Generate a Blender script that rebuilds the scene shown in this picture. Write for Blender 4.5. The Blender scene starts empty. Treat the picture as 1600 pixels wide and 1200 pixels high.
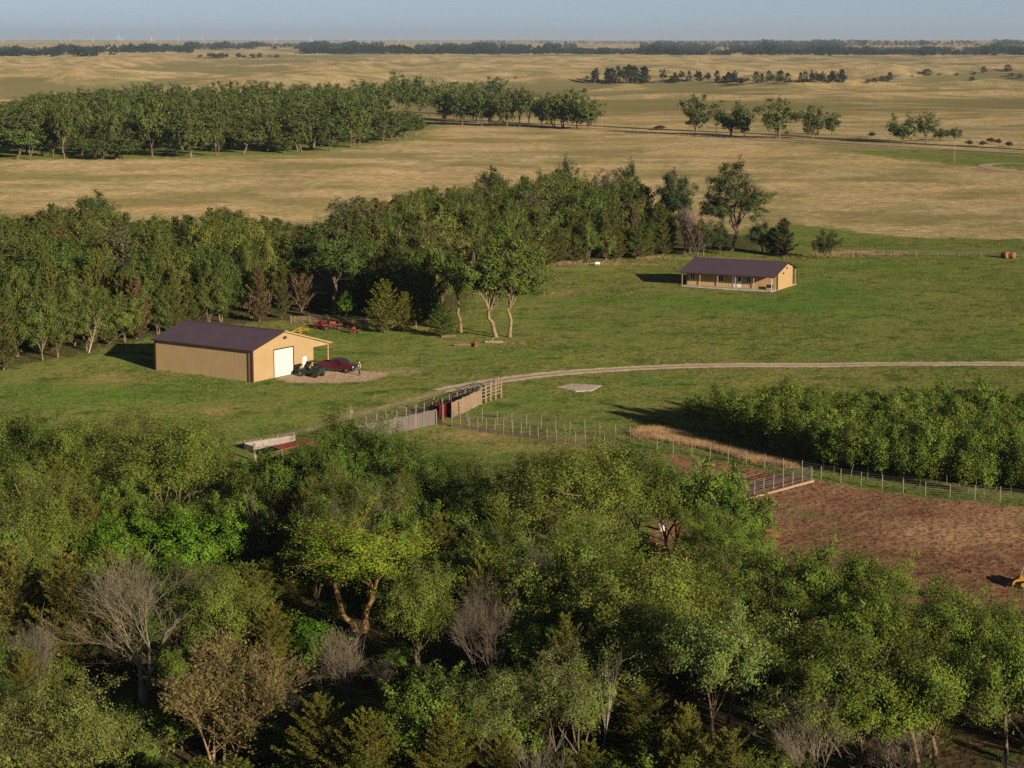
import bpy, bmesh, math, random
import numpy as np
from mathutils import Vector, Matrix

S = bpy.context.scene
COL = S.collection
# ------------------------------------------------------------------ camera, sky, sun, exposure
F, CX, CY, HOR, CAMH = 3100.0, 800.0, 600.0, 61.0, 43.5     # pixels of a 1600 x 1200 frame
PITCH = math.atan((CY - HOR) / F)
cam = bpy.data.cameras.new('camera')
cam.sensor_width = 36.0
cam.lens = 36.0 * F / 1600.0
cam.clip_start, cam.clip_end = 1.0, 120000.0
camo = bpy.data.objects.new('camera', cam)
COL.objects.link(camo)
camo.location = (0, 0, CAMH)
camo.rotation_euler = (math.pi / 2 - PITCH, 0, 0)
S.camera = camo
SUN_EL, SUN_AZ = math.radians(15.5), math.radians(143.0)
sun_dir = Vector((math.cos(SUN_EL) * math.sin(SUN_AZ), math.cos(SUN_EL) * math.cos(SUN_AZ), math.sin(SUN_EL)))
W = bpy.data.worlds.new('World')
S.world = W
W.use_nodes = True
sky = W.node_tree.nodes.new('ShaderNodeTexSky')
sky.sky_type = 'NISHITA'
sky.sun_disc = False
sky.sun_elevation, sky.sun_rotation = SUN_EL, SUN_AZ
sky.altitude, sky.air_density, sky.dust_density, sky.ozone_density = 0, 0.6, 0.0, 6.0
sat = W.node_tree.nodes.new('ShaderNodeHueSaturation')   # sky colour desaturated a little to tune its blue
sat.inputs['Saturation'].default_value = 0.62
W.node_tree.links.new(sky.outputs[0], sat.inputs['Color'])
W.node_tree.links.new(sat.outputs[0], W.node_tree.nodes['Background'].inputs[0])
W.node_tree.nodes['Background'].inputs[1].default_value = 0.051
sl = bpy.data.lights.new('sun', 'SUN')
sl.energy, sl.angle, sl.color = 5.0, math.radians(0.55), (1.0, 0.83, 0.61)
so = bpy.data.objects.new('sun', sl)
COL.objects.link(so)
so.rotation_euler = sun_dir.to_track_quat('Z', 'Y').to_euler()
so.location = (200, -200, 150)
S.view_settings.view_transform = 'Standard'
S.view_settings.look = 'None'
S.view_settings.exposure = 0.52
S.view_settings.gamma = 1.0
S.cycles.max_bounces = 4
S.cycles.diffuse_bounces = 2
S.cycles.glossy_bounces = 2
S.cycles.transmission_bounces = 3
S.cycles.transparent_max_bounces = 8
S.cycles.volume_bounces = 0
S.cycles.use_denoising = False
S.cycles.use_adaptive_sampling = False
S.cycles.sample_clamp_indirect = 4.0

# ------------------------------------------------------------------ noise, terrain, pixel -> ground
def _hash(ix, iy, seed):
    n = (ix.astype(np.int64) * 374761393 + iy.astype(np.int64) * 668265263 + seed * 1442695041) & 0xffffffff
    n = ((n ^ (n >> 13)) * 1274126177) & 0xffffffff
    return ((n ^ (n >> 16)) & 0xffff) / 65535.0

def vnoise(x, y, seed=0):
    x, y = np.asarray(x, float), np.asarray(y, float)
    ix, iy = np.floor(x), np.floor(y)
    fx, fy = x - ix, y - iy
    fx, fy = fx * fx * fx * (fx * (fx * 6 - 15) + 10), fy * fy * fy * (fy * (fy * 6 - 15) + 10)
    a, b = _hash(ix, iy, seed), _hash(ix + 1, iy, seed)
    c, d = _hash(ix, iy + 1, seed), _hash(ix + 1, iy + 1, seed)
    return (a + (b - a) * fx) * (1 - fy) + (c + (d - c) * fx) * fy - 0.5

def sstep(a, b, x):
    t = np.clip((np.asarray(x, float) - a) / (b - a), 0, 1)
    return t * t * (3 - 2 * t)

def terrain(x, y):
    x, y = np.asarray(x, float), np.asarray(y, float)
    near = 0.5 * vnoise(x / 40, y / 40, 1) + 0.25 * vnoise(x / 13, y / 13, 2)
    mid = sstep(430, 620, y) * 3.0 * vnoise(x / 150, y / 170, 3)
    fr = sstep(1150, 2300, y)
    big = (1 - np.abs(2 * vnoise(x / 520 + 7, y / 430, 4))) - 0.80
    big2 = (1 - np.abs(2 * vnoise(x / 210 + 3, y / 170, 5))) - 0.76
    far = fr * (29 * big + 15 * big2 + 8.0 * vnoise(x / 95, y / 70, 6) + 1.6 * vnoise(x / 40, y / 30, 9))
    far = far * (1 - 0.45 * sstep(3600, 5200, y))
    vfar = sstep(6500, 14000, y) * (18 + 30 * vnoise(x / 2300, y / 2600, 8)) 
    return near + mid + far + vfar

def hollow(x, y):
    """1 in the damp hollows of the sandhills, 0 on the crests"""
    fr = sstep(900, 1500, y)
    a = (1 - np.abs(2 * vnoise(x / 520 + 7, y / 430, 4))) - 0.62
    b = (1 - np.abs(2 * vnoise(x / 210 + 3, y / 170, 5))) - 0.55
    return fr * sstep(0.34, -0.10, a + 0.6 * b + 0.6 * vnoise(x / 95, y / 70, 6))

def H1(x, y):
    return float(terrain(x, y))

_fw = np.array([0, math.cos(PITCH), -math.sin(PITCH)])
_up = np.array([0, math.sin(PITCH), math.cos(PITCH)])
def ray(u, v):
    return _fw + np.array([1.0, 0, 0]) * (u - CX) / F + _up * (CY - v) / F

_T = np.geomspace(60, 60000, 2600)
def g(u, v, lift=0.0):
    """the ground point seen at pixel u, v of the 1600 x 1200 frame"""
    d = ray(u, v)
    P = d[None, :] * _T[:, None]
    e = P[:, 2] + CAMH - terrain(P[:, 0], P[:, 1]) - lift
    k = int(np.argmax(e < 0))
    if k == 0:
        k = len(_T) - 1
    t = _T[k - 1] + (_T[k] - _T[k - 1]) * e[k - 1] / max(e[k - 1] - e[k], 1e-9)
    return float(d[0] * t), float(d[1] * t)

def proj(x, y, z):
    dx, dy, dz = x, y, z - CAMH
    c = dy * _fw[1] + dz * _fw[2]
    return CX + F * dx / c, CY - F * (dy * _up[1] + dz * _up[2]) / c

def inpoly(x, y, poly):
    x, y = np.asarray(x, float), np.asarray(y, float)
    r = np.zeros(x.shape, bool)
    n = len(poly)
    for i in range(n):
        x0, y0 = poly[i]
        x1, y1 = poly[(i + 1) % n]
        if y0 == y1:
            continue
        c = ((y0 > y) != (y1 > y)) & (x < (x1 - x0) * (y - y0) / (y1 - y0) + x0)
        r ^= c
    return r

def sdist(x, y, poly):
    """signed distance, positive inside"""
    d = np.full(np.shape(x), 1e9)
    n = len(poly)
    for i in range(n):
        ax, ay = poly[i]
        bx, by = poly[(i + 1) % n]
        ex, ey = bx - ax, by - ay
        t = np.clip(((x - ax) * ex + (y - ay) * ey) / (ex * ex + ey * ey + 1e-9), 0, 1)
        d = np.minimum(d, np.hypot(x - ax - t * ex, y - ay - t * ey))
    return np.where(inpoly(x, y, poly), d, -d)

# ------------------------------------------------------------------ tags, node helpers
def tag(o, label=None, cat=None, group=None, kind=None):
    if label: o['label'] = label
    if cat: o['category'] = cat
    if group: o['group'] = group
    if kind: o['kind'] = kind
    return o

def link(name, data, parent=None):
    o = bpy.data.objects.new(name, data)
    COL.objects.link(o)
    if parent: o.parent = parent
    return o

def thing(name, label, cat, loc=(0, 0, 0), rz=0.0, group=None):
    o = link(name, None)
    o.location = loc
    o.rotation_euler = (0, 0, rz)
    o.empty_display_size = 0.3
    return tag(o, label, cat, group)

def mat_new(name):
    m = bpy.data.materials.new(name)
    m.use_nodes = True
    nt = m.node_tree
    nt.nodes.clear()
    return m, nt

class NT:
    def __init__(s, nt): s.nt = nt
    def n(s, t, **k):
        x = s.nt.nodes.new(t)
        for a, b in k.items(): setattr(x, a, b)
        return x
    def l(s, a, b): s.nt.links.new(a, b)
    def setin(s, sock, v):
        if isinstance(v, bpy.types.NodeSocket): s.l(v, sock)
        elif isinstance(v, (tuple, list)) and len(v) == 3 and sock.type == 'RGBA': sock.default_value = (*v, 1)
        else: sock.default_value = v
    def noise(s, vec, scale, detail=3, rough=0.55, dim='3D'):
        x = s.n('ShaderNodeTexNoise', noise_dimensions=dim)
        s.l(vec, x.inputs['Vector'])
        x.inputs['Scale'].default_value = scale
        x.inputs['Detail'].default_value = detail
        x.inputs['Roughness'].default_value = rough
        return x.outputs[0]
    def ramp(s, f, a, b, lo=0.0, hi=1.0):
        x = s.n('ShaderNodeMapRange')
        x.inputs[1].default_value, x.inputs[2].default_value = a, b
        x.inputs[3].default_value, x.inputs[4].default_value = lo, hi
        s.l(f, x.inputs[0])
        return x.outputs[0]
    def math(s, op, a, b=0.0):
        x = s.n('ShaderNodeMath', operation=op)
        s.setin(x.inputs[0], a); s.setin(x.inputs[1], b)
        return x.outputs[0]
    def mix(s, f, a, b, mode='MIX'):
        x = s.n('ShaderNodeMix', data_type='RGBA', blend_type=mode)
        s.setin(x.inputs[0], f); s.setin(x.inputs[6], a); s.setin(x.inputs[7], b)
        return x.outputs[2]
    def mapping(s, vec, scale):
        x = s.n('ShaderNodeMapping')
        x.inputs['Scale'].default_value = scale
        s.l(vec, x.inputs[0])
        return x.outputs[0]
    def out(s, sh, vol=None):
        o = s.n('ShaderNodeOutputMaterial')
        if sh is not None: s.l(sh, o.inputs[0])
        if vol is not None: s.l(vol, o.inputs[1])

MATS = {}
def paint(name, col, rough=0.6, metal=0.0, var=0.25, scale=3.0, spec=0.3, bump=0.0):
    """painted / plain surface with mottled wear"""
    if name in MATS: return MATS[name]
    m, nt = mat_new(name)
    k = NT(nt)
    tc = k.n('ShaderNodeTexCoord').outputs['Object']
    f = k.ramp(k.noise(tc, scale, 5, 0.65), 0.3, 0.7)
    lo = tuple(c * (1 - var) for c in col)
    hi = tuple(min(1, c * (1 + var * 0.6)) for c in col)
    b = k.n('ShaderNodeBsdfPrincipled')
    k.l(k.mix(f, lo, hi), b.inputs['Base Color'])
    b.inputs['Roughness'].default_value = rough
    b.inputs['Metallic'].default_value = metal
    b.inputs['Specular IOR Level'].default_value = spec
    if bump:
        bp = k.n('ShaderNodeBump')
        bp.inputs['Distance'].default_value = bump
        k.l(k.noise(tc, scale * 6, 4), bp.inputs['Height'])
        k.l(bp.outputs[0], b.inputs['Normal'])
    k.out(b.outputs[0])
    MATS[name] = m
    return m

def leaf_mat():
    m, nt = mat_new('leaf')
    k = NT(nt)
    oi = k.n('ShaderNodeObjectInfo')
    tc = k.n('ShaderNodeTexCoord').outputs['Object']
    geo = k.n('ShaderNodeNewGeometry')
    big = k.ramp(k.noise(tc, 0.45, 2), 0.32, 0.68, 0.72, 1.3)
    isl = k.ramp(geo.outputs['Random Per Island'], 0, 1, 0.70, 1.36)
    f = k.math('MULTIPLY', big, isl)
    c = k.mix(1.0, oi.outputs['Color'], k.mix(1.0, (1, 1, 1), f, 'MULTIPLY'), 'MULTIPLY')
    hs = k.n('ShaderNodeHueSaturation')
    hv = k.ramp(k.noise(tc, 1.1, 2), 0.3, 0.7, 0.475, 0.52)
    k.l(hv, hs.inputs['Hue'])
    k.l(c, hs.inputs['Color'])
    d = k.n('ShaderNodeBsdfDiffuse')
    t = k.n('ShaderNodeBsdfTranslucent')
    k.l(hs.outputs[0], d.inputs[0])
    k.l(k.mix(0.6, hs.outputs[0], (0.10, 0.14, 0.02)), t.inputs[0])
    mx = k.n('ShaderNodeMixShader')
    mx.inputs[0].default_value = 0.22
    k.l(d.outputs[0], mx.inputs[1]); k.l(t.outputs[0], mx.inputs[2])
    k.out(mx.outputs[0])
    return m

def bark_mat():
    m, nt = mat_new('bark')
    k = NT(nt)
    oi = k.n('ShaderNodeObjectInfo')
    tc = k.n('ShaderNodeTexCoord').outputs['Object']
    f = k.ramp(k.noise(k.mapping(tc, (6, 6, 1.5)), 1.0, 4, 0.7), 0.3, 0.7, 0.55, 1.35)
    c = k.mix(1.0, oi.outputs['Color'], k.mix(1.0, (1, 1, 1), f, 'MULTIPLY'), 'MULTIPLY')
    b = k.n('ShaderNodeBsdfDiffuse')
    k.l(c, b.inputs[0])
    k.out(b.outputs[0])
    return m
LEAF, BARK = leaf_mat(), bark_mat()

# ------------------------------------------------------------------ mesh builders
def mesh_np(name, V, Fc, mats, smooth=False, midx=None):
    """V (n,3); Fc list of (m,k) index arrays"""
    me = bpy.data.meshes.new(name)
    V = np.asarray(V, np.float32)
    Fc = [np.asarray(f, np.int32) for f in Fc if len(f)]
    loops = np.concatenate([f.ravel() for f in Fc])
    tot = np.concatenate([np.full(len(f), f.shape[1], np.int32) for f in Fc])
    st = np.concatenate([[0], np.cumsum(tot)[:-1]]).astype(np.int32)
    me.vertices.add(len(V)); me.vertices.foreach_set('co', V.ravel())
    me.loops.add(len(loops)); me.loops.foreach_set('vertex_index', loops)
    me.polygons.add(len(tot))
    me.polygons.foreach_set('loop_start', st)
    me.polygons.foreach_set('loop_total', tot)
    if smooth: me.polygons.foreach_set('use_smooth', np.ones(len(tot), bool))
    for m in mats: me.materials.append(m)
    if midx is not None: me.polygons.foreach_set('material_index', np.asarray(midx, np.int32))
    me.update(calc_edges=True)
    return me

class MB:
    """boxes, bars, tubes and prisms collected into one mesh"""
    def __init__(s): s.v, s.f = [], []
    def add(s, vs, fs):
        o = len(s.v)
        s.v += [tuple(map(float, p)) for p in vs]
        s.f += [tuple(i + o for i in f) for f in fs]
    def box(s, x0, x1, y0, y1, z0, z1):
        s.add([(x0, y0, z0), (x1, y0, z0), (x1, y1, z0), (x0, y1, z0), (x0, y0, z1), (x1, y0, z1), (x1, y1, z1), (x0, y1, z1)],
              [(0, 3, 2, 1), (4, 5, 6, 7), (0, 1, 5, 4), (1, 2, 6, 5), (2, 3, 7, 6), (3, 0, 4, 7)])
    def bar(s, p, q, w, h=None, up=(0, 0, 1)):
        """rectangular bar from p to q"""
        h = h or w
        p, q, up = Vector(p), Vector(q), Vector(up)
        d = (q - p).normalized()
        if abs(d.dot(up)) > 0.98: up = Vector((1, 0, 0))
        a = d.cross(up).normalized() * w / 2
        b = a.cross(d).normalized() * h / 2
        s.add([p - a - b, p + a - b, p + a + b, p - a + b, q - a - b, q + a - b, q + a + b, q - a + b],
              [(0, 3, 2, 1), (4, 5, 6, 7), (0, 1, 5, 4), (1, 2, 6, 5), (2, 3, 7, 6), (3, 0, 4, 7)])
    def tube(s, p, q, r0, r1=None, n=8):
        r1 = r0 if r1 is None else r1
        p, q = Vector(p), Vector(q)
        d = (q - p).normalized()
        a = d.orthogonal().normalized(); b = d.cross(a)
        vs = []
        for c, r in ((p, r0), (q, r1)):
            for i in range(n):
                t = 2 * math.pi * i / n
                vs.append(c + a * (r * math.cos(t)) + b * (r * math.sin(t)))
        fs = [(i, (i + 1) % n, n + (i + 1) % n, n + i) for i in range(n)]
        fs += [tuple(range(n - 1, -1, -1)), tuple(range(n, 2 * n))]
        s.add(vs, fs)
    def prism(s, pts, axis, a0, a1):
        """polygon pts (2-D) extruded along axis 'x' or 'y' or 'z' between a0 and a1"""
        def P(p, a):
            return {'x': (a, p[0], p[1]), 'y': (p[0], a, p[1]), 'z': (p[0], p[1], a)}[axis]
        n = len(pts)
        s.add([P(p, a0) for p in pts] + [P(p, a1) for p in pts],
              [tuple(range(n)), tuple(range(2 * n - 1, n - 1, -1))] + [(i, n + i, n + (i + 1) % n, (i + 1) % n) for i in range(n)])
    def build(s, name, mat, parent=None, bevel=0.0, smooth=False):
        me = bpy.data.meshes.new(name)
        me.from_pydata(s.v, [], s.f)
        me.materials.append(mat)
        bm = bmesh.new(); bm.from_mesh(me)
        bmesh.ops.recalc_face_normals(bm, faces=bm.faces)
        bm.to_mesh(me); bm.free()
        o = link(name, me, parent)
        if smooth:
            me.polygons.foreach_set('use_smooth', np.ones(len(me.polygons), bool))
        if bevel:
            md = o.modifiers.new('bevel', 'BEVEL'); md.width = bevel; md.segments = 2; md.limit_method = 'ANGLE'
        return o

# ------------------------------------------------------------------ trees
def tubes(polys, nmin=3, nmax=6):
    V, Q, off = [], [], 0
    for pts, rad in polys:
        pts = np.asarray(pts); rad = np.asarray(rad); n = len(pts)
        k = nmax if rad[0] > 0.08 else nmin
        T = np.gradient(pts, axis=0)
        T /= np.linalg.norm(T, axis=1)[:, None] + 1e-9
        ref = np.array([0.31, 0.95, 0.05]) if abs(T[0, 2]) > 0.7 else np.array([0.05, 0.1, 1.0])
        A = np.cross(T, ref); A /= np.linalg.norm(A, axis=1)[:, None] + 1e-9
        B = np.cross(T, A)
        th = np.arange(k) * 2 * math.pi / k
        R = pts[:, None, :] + rad[:, None, None] * (np.cos(th)[None, :, None] * A[:, None, :] + np.sin(th)[None, :, None] * B[:, None, :])
        V.append(R.reshape(-1, 3))
        i = np.arange(n - 1)[:, None] * k; j = np.arange(k)[None, :]; j2 = (j + 1) % k
        q = np.stack([i + j, i + j2, i + k + j2, i + k + j], -1).reshape(-1, 4)
        Q.append(q + off); off += n * k
    return np.concatenate(V), np.concatenate(Q)

def leaves(rng, P, D, size, aspect=0.5, outb=0.5, NN=None, NNB=None):
    """one diamond shaped leaf spray at every P, lying along D with scatter; NN: the way the sprays face"""
    n = len(P)
    if NN is not None:
        N = NN + rng.normal(0, 0.40, (n, 3)) + np.array([0, 0, 0.2])
        N /= np.linalg.norm(N, axis=1)[:, None] + 1e-9
        A = np.cross(N, rng.normal(0, 1, (n, 3))); A /= np.linalg.norm(A, axis=1)[:, None] + 1e-9
        B = np.cross(N, A)
        L = size * rng.uniform(0.45, 1.5, n)[:, None]
        w = L * aspect
        V = np.stack([P - A * L * 0.5, P + B * w * 0.5 + N * L * 0.06, P + A * L * 0.5, P - B * w * 0.5 + N * L * 0.06], 1).reshape(-1, 3)
        return V, np.arange(4 * n, dtype=np.int32).reshape(n, 4)
    D = D + rng.normal(0, 0.55, (n, 3))
    D /= np.linalg.norm(D, axis=1)[:, None] + 1e-9
    N = rng.normal(0, 1, (n, 3)) + np.array([0, 0, outb]) if NNB is None else NNB + rng.normal(0, 0.45, (n, 3))
    Sd = np.cross(D, N); Sd /= np.linalg.norm(Sd, axis=1)[:, None] + 1e-9
    L = size * rng.uniform(0.6, 1.35, n)[:, None]
    w = L * aspect
    fold = np.cross(Sd, D) * L * 0.12
    V = np.stack([P, P + D * L * 0.45 + Sd * w * 0.5 + fold, P + D * L, P + D * L * 0.45 - Sd * w * 0.5 + fold], 1).reshape(-1, 3)
    Q = np.arange(4 * n, dtype=np.int32).reshape(n, 4)
    return V, Q

def unit(v): return v / (np.linalg.norm(v) + 1e-9)

def curve(rng, p, q, n, wob, r0, r1, sag=0.0):
    t = np.linspace(0, 1, n)[:, None]
    L = np.linalg.norm(q - p)
    pts = p + (q - p) * t
    off = rng.normal(0, wob * L, (n, 3)); off[0] = 0
    off = off * np.sin(np.clip(t, 0, 1) * math.pi * 0.6)
    pts = pts + off
    pts[:, 2] += (np.sin(t[:, 0] * math.pi) * sag * L)
    return pts, r0 + (r1 - r0) * t[:, 0] ** 0.8

def pack(wood, V, Q):
    return wood, V, Q

def broadleaf(seed, h=10.0, w=9.0, base=0.3, stems=1, limbs=7, subs=6, twigs=6, per=10, size=0.22, lump=0.11, r=0.22, gap=0.15, minr=0.012, low=-0.35, droop=0.0, aspect=0.55, flat=1.0, lod=0):
    rng = np.random.default_rng(seed)
    wood, P, D, NN = [], [], [], []
    zc = h * (base + 1) / 2; rz = h * (1 - base) / 2; rx = w / 2
    lob = rng.uniform(0, 6.28, 3)
    def env(d):
        a = math.atan2(d[1], d[0])
        k = 1 + 0.16 * math.sin(2 * a + lob[0]) + 0.12 * math.sin(3 * a + lob[1]) + 0.12 * math.sin(5 * d[2] + lob[2])
        return np.array([d[0] * rx, d[1] * rx, d[2] * rz]) * k
    forks = []
    for s in range(stems):
        a = rng.uniform(0, 6.28)
        lean = rng.uniform(0.05, 0.14) * (1.0 if stems == 1 else 2.2)
        fz = h * base * rng.uniform(0.75, 1.15)
        top = np.array([math.cos(a) * lean * h * base * 1.5, math.sin(a) * lean * h * base * 1.5, fz])
        rs = r / math.sqrt(stems) 
        b0 = np.array([math.cos(a), math.sin(a), 0]) * 0.18 * (stems > 1)
        pts, rad = curve(rng, b0 + np.array([0, 0, -0.3]), top, 6, 0.03, rs * 1.25, rs * 0.8)
        wood.append((pts, rad)); forks.append((top, rs * 0.8))
    nl = limbs
    for i in range(nl):
        z = low + (1 - low) * ((i + rng.uniform(0.1, 0.9)) / nl)
        a = i * 2.4 + rng.uniform(-0.5, 0.5)
        z = min(z, 0.97)
        c = math.sqrt(max(0, 1 - z * z))
        d = np.array([math.cos(a) * c, math.sin(a) * c, z])
        e = np.array([0, 0, zc]) + env(d) * rng.uniform(0.5, 0.68)
        f, fr = forks[i % stems]
        start = f + np.array([0, 0, 1.0]) * h * rng.uniform(0, 0.10) * (z > 0)
        start[2] = min(start[2], f[2])
        pts, rad = curve(rng, start, e, 7, 0.045, fr * rng.uniform(0.5, 0.75), fr * 0.2, 0.06)
        wood.append((pts, np.maximum(rad, minr)))
        for j in range(subs):
            t = 0.3 + 0.7 * (j + rng.uniform(0.2, 0.9)) / subs
            k = min(int(t * 6), 5); ft = t * 6 - k
            p = pts[k] * (1 - ft) + pts[min(k + 1, 6)] * ft
            dd = unit(d * rng.uniform(0.4, 1.0) + rng.normal(0, 0.55, 3))
            if dd[2] < low: dd[2] = low * 0.5; dd = unit(dd)
            e2 = np.array([0, 0, zc]) + env(dd) * rng.uniform(0.78, 1.06)
            v = e2 - p; L = np.linalg.norm(v); Lm = 0.42 * max(rx, rz)
            if L > Lm: e2 = p + v * Lm / L
            pt2, rd2 = curve(rng, p, e2, 5, 0.06, max(rad[k] * 0.5, minr), minr, 0.05)
            wood.append((pt2, rd2))
            for m in range(twigs):
                t2 = rng.uniform(0.35, 1.0)
                q = pt2[0] * (1 - t2) + pt2[-1] * t2
                dt = unit(unit(e2 - p) * 0.7 + rng.normal(0, 0.6, 3) + np.array([0, 0, 0.15 - droop]))
                tl = lump * w * rng.uniform(0.7, 1.3)
                qe = q + dt * tl
                if lod == 0: wood.append((np.array([q, (q + qe) / 2 + rng.normal(0, 0.05 * tl, 3), qe]), np.array([minr, minr * 0.8, minr * 0.5])))
                if rng.random() < gap: continue
                n = max(1, int(per * rng.uniform(0.6, 1.4)))
                tt = rng.uniform(0.05, 1.05, n)[:, None]
                of = rng.normal(0, 1, (n, 3)) * np.array([1, 1, 0.75 * flat])
                pp = q + (qe - q) * tt + of * tl * rng.uniform(0.15, 0.27)
                P.append(pp)
                outw = unit(qe - np.array([0, 0, zc - 0.15 * h]))
                NN.append(of * 0.42 + dt * 0.55 + outw * 0.55)
                D.append(np.repeat((dt + np.array([0, 0, 0.1 - droop]))[None], n, 0))
    P = np.concatenate(P); D = np.concatenate(D)
    LV, LQ = leaves(rng, P, D, size, aspect, NN=np.concatenate(NN))
    return wood, LV, LQ

def cedar(seed, h=8.0, w=4.0, nb=90, per=80, size=0.3, base=0.03, pw=0.75, minr=0.012, ragged=0.35, aspect=0.35, up=0.55, lod=0, dead=0.0):
    rng = np.random.default_rng(seed)
    wood, P, D, NN = [], [], [], []
    tr, rad = curve(rng, np.array([0, 0, -0.3]), np.array([rng.normal(0, 0.1), rng.normal(0, 0.1), h * 0.97]), 8, 0.008, 0.02 * h, 0.015)
    wood.append((tr, rad))
    for i in range(nb):
        z = base + (1 - base) * ((i + rng.uniform(0, 1)) / nb) ** 1.15
        a = i * 2.39996 + rng.uniform(-0.4, 0.4)
        prof = (1 - z) ** pw * min(1.0, 0.55 + 3.5 * (z - base))
        R = w / 2 * prof * (1 + ragged * rng.uniform(-1, 1)) + 0.06 * w
        hor = np.array([math.cos(a), math.sin(a), 0])
        p = np.array([0, 0, z * h * 0.96])
        rise = up * rng.uniform(0.6, 1.3) + 0.8 * z
        e = p + hor * R + np.array([0, 0, R * rise])
        pts, rd = curve(rng, p, e, 4, 0.04, max(minr, 0.012 * h * (1 - z)), minr * 0.6, -0.06)
        wood.append((pts, rd))
        if rng.random() < dead: continue
        n = max(3, int(per * (0.25 + 0.75 * R / (w / 2)) * rng.uniform(0.7, 1.3)))
        t = rng.beta(1.6, 1.0, n)[:, None] * 1.04
        dirv = unit(e - p)
        side = np.cross(dirv, np.array([0, 0, 1.0]))
        sp = (0.30 * R + 0.1) * (1.15 - t)
        pp = p + (e - p) * t + side * rng.normal(0, 1, (n, 1)) * sp * 0.8 + np.array([0, 0, 1.0]) * rng.normal(0, 0.6, (n, 1)) * sp * 0.6
        dd = dirv[None] * 0.9 + side[None] * rng.normal(0, 0.4, (n, 1)) + np.array([0, 0, 0.35])
        P.append(pp); D.append(dd)
        NN.append(hor[None] * 0.8 + side[None] * rng.normal(0, 0.5, (n, 1)) + np.array([0, 0, 0.35]))
    n = 30
    NN.append(np.repeat(np.array([[0.3, -0.3, 0.6]]), n, 0))
    P.append(np.stack([rng.normal(0, 0.02 * w, n), rng.normal(0, 0.02 * w, n), h * rng.uniform(0.86, 0.98, n)], 1))
    D.append(np.repeat(np.array([[0, 0, 1.0]]), n, 0))
    LV, LQ = leaves(rng, np.concatenate(P), np.concatenate(D), size, aspect, 0.2, NNB=np.concatenate(NN))
    return wood, LV, LQ

def bare(seed, h=9.0, w=7.0, stems=2, base=0.25, r=0.16, levels=4, kids=(5, 5, 4, 3), minr=0.012, leafn=0, size=0.14, spread=0.5):
    rng = np.random.default_rng(seed)
    wood, P, D = [], [], []
    def rec(p, d, L, rr, lv):
        n = 6 if lv == 0 else (5 if lv == 1 else 4)
        pts, rad, dd = [p], [rr], d
        for i in range(n - 1):
            dd = unit(dd + rng.normal(0, 0.13, 3) + np.array([0, 0, 0.07]))
            p = p + dd * L / (n - 1)
            pts.append(p); rad.append(max(minr * 0.6, rr * (1 - 0.68 * (i + 1) / (n - 1))))
        wood.append((np.array(pts), np.array(rad)))
        if lv >= levels:
            if leafn:
                k = rng.poisson(leafn)
                if k:
                    P.append(pts[1] + rng.normal(0, 0.22, (k, 3))); D.append(np.repeat(dd[None], k, 0))
            return
        for j in range(kids[min(lv, len(kids) - 1)]):
            t = rng.uniform(0.35, 1.0) if lv else rng.uniform(0.45, 1.0)
            k = min(int(t * (n - 1)), n - 2); ft = t * (n - 1) - k
            q = pts[k] * (1 - ft) + pts[k + 1] * ft
            nd = unit(dd + rng.normal(0, spread, 3) * np.array([1, 1, 0.6]) + np.array([0, 0, 0.12]))
            rec(q, nd, L * rng.uniform(0.5, 0.78), max(minr, rad[k] * 0.62), lv + 1)
    for s in range(stems):
        a = rng.uniform(0, 6.28) if stems == 1 else s * 6.28 / stems + rng.uniform(-0.4, 0.4)
        k = 0.12 if stems == 1 else 0.38
        rec(np.array([math.cos(a), math.sin(a), 0]) * 0.1 * (stems > 1) + np.array([0, 0, -0.3]), unit(np.array([math.cos(a) * k, math.sin(a) * k, 1.0])), h * 0.5, r, 0)
    V = np.concatenate([q for q, _ in wood])
    sx = w / max(np.ptp(V[:, 0]), np.ptp(V[:, 1])); sz = h / V[:, 2].max()
    wood = [(q * np.array([sx, sx, sz]), rd) for q, rd in wood]
    if P:
        LV, LQ = leaves(rng, np.concatenate(P) * np.array([sx, sx, sz]), np.concatenate(D), size, 0.55)
    else:
        LV = LQ = None
    return wood, LV, LQ

def sapling(seed, h=6.0, w=2.6, nb=34, per=28, size=0.22, minr=0.012):
    rng = np.random.default_rng(seed)
    wood, P, D = [], [], []
    NN = []
    tr, rad = curve(rng, np.array([0, 0, -0.3]), np.array([rng.normal(0, 0.2), rng.normal(0, 0.2), h]), 8, 0.02, 0.06, 0.012)
    wood.append((tr, rad))
    for i in range(nb):
        z = 0.30 + 0.68 * ((i + rng.uniform(0, 1)) / nb)
        a = rng.uniform(0, 6.28)
        k = min(int(z * 7), 6); p = tr[k] + (tr[k + 1] - tr[k]) * (z * 7 - k)
        R = w / 2 * (1.0 - abs(z - 0.55) * 1.15) * rng.uniform(0.6, 1.25)
        e = p + np.array([math.cos(a), math.sin(a), rng.uniform(0.5, 1.2)]) * R
        pts, rd = curve(rng, p, e, 4, 0.05, 0.02, minr * 0.6)
        wood.append((pts, rd))
        n = int(per * rng.uniform(0.6, 1.4))
        t = rng.uniform(0.25, 1.05, n)[:, None]
        of = rng.normal(0, 1, (n, 3))
        P.append(p + (e - p) * t + of * (0.2 * R + 0.07))
        D.append(np.repeat(unit(e - p)[None] + np.array([[0, 0, 0.3]]), n, 0))
        NN.append(of * 0.4 + unit(e - p) * 0.8)
    LV, LQ = leaves(rng, np.concatenate(P), np.concatenate(D), size, 0.65, NN=np.concatenate(NN))
    return wood, LV, LQ

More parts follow.
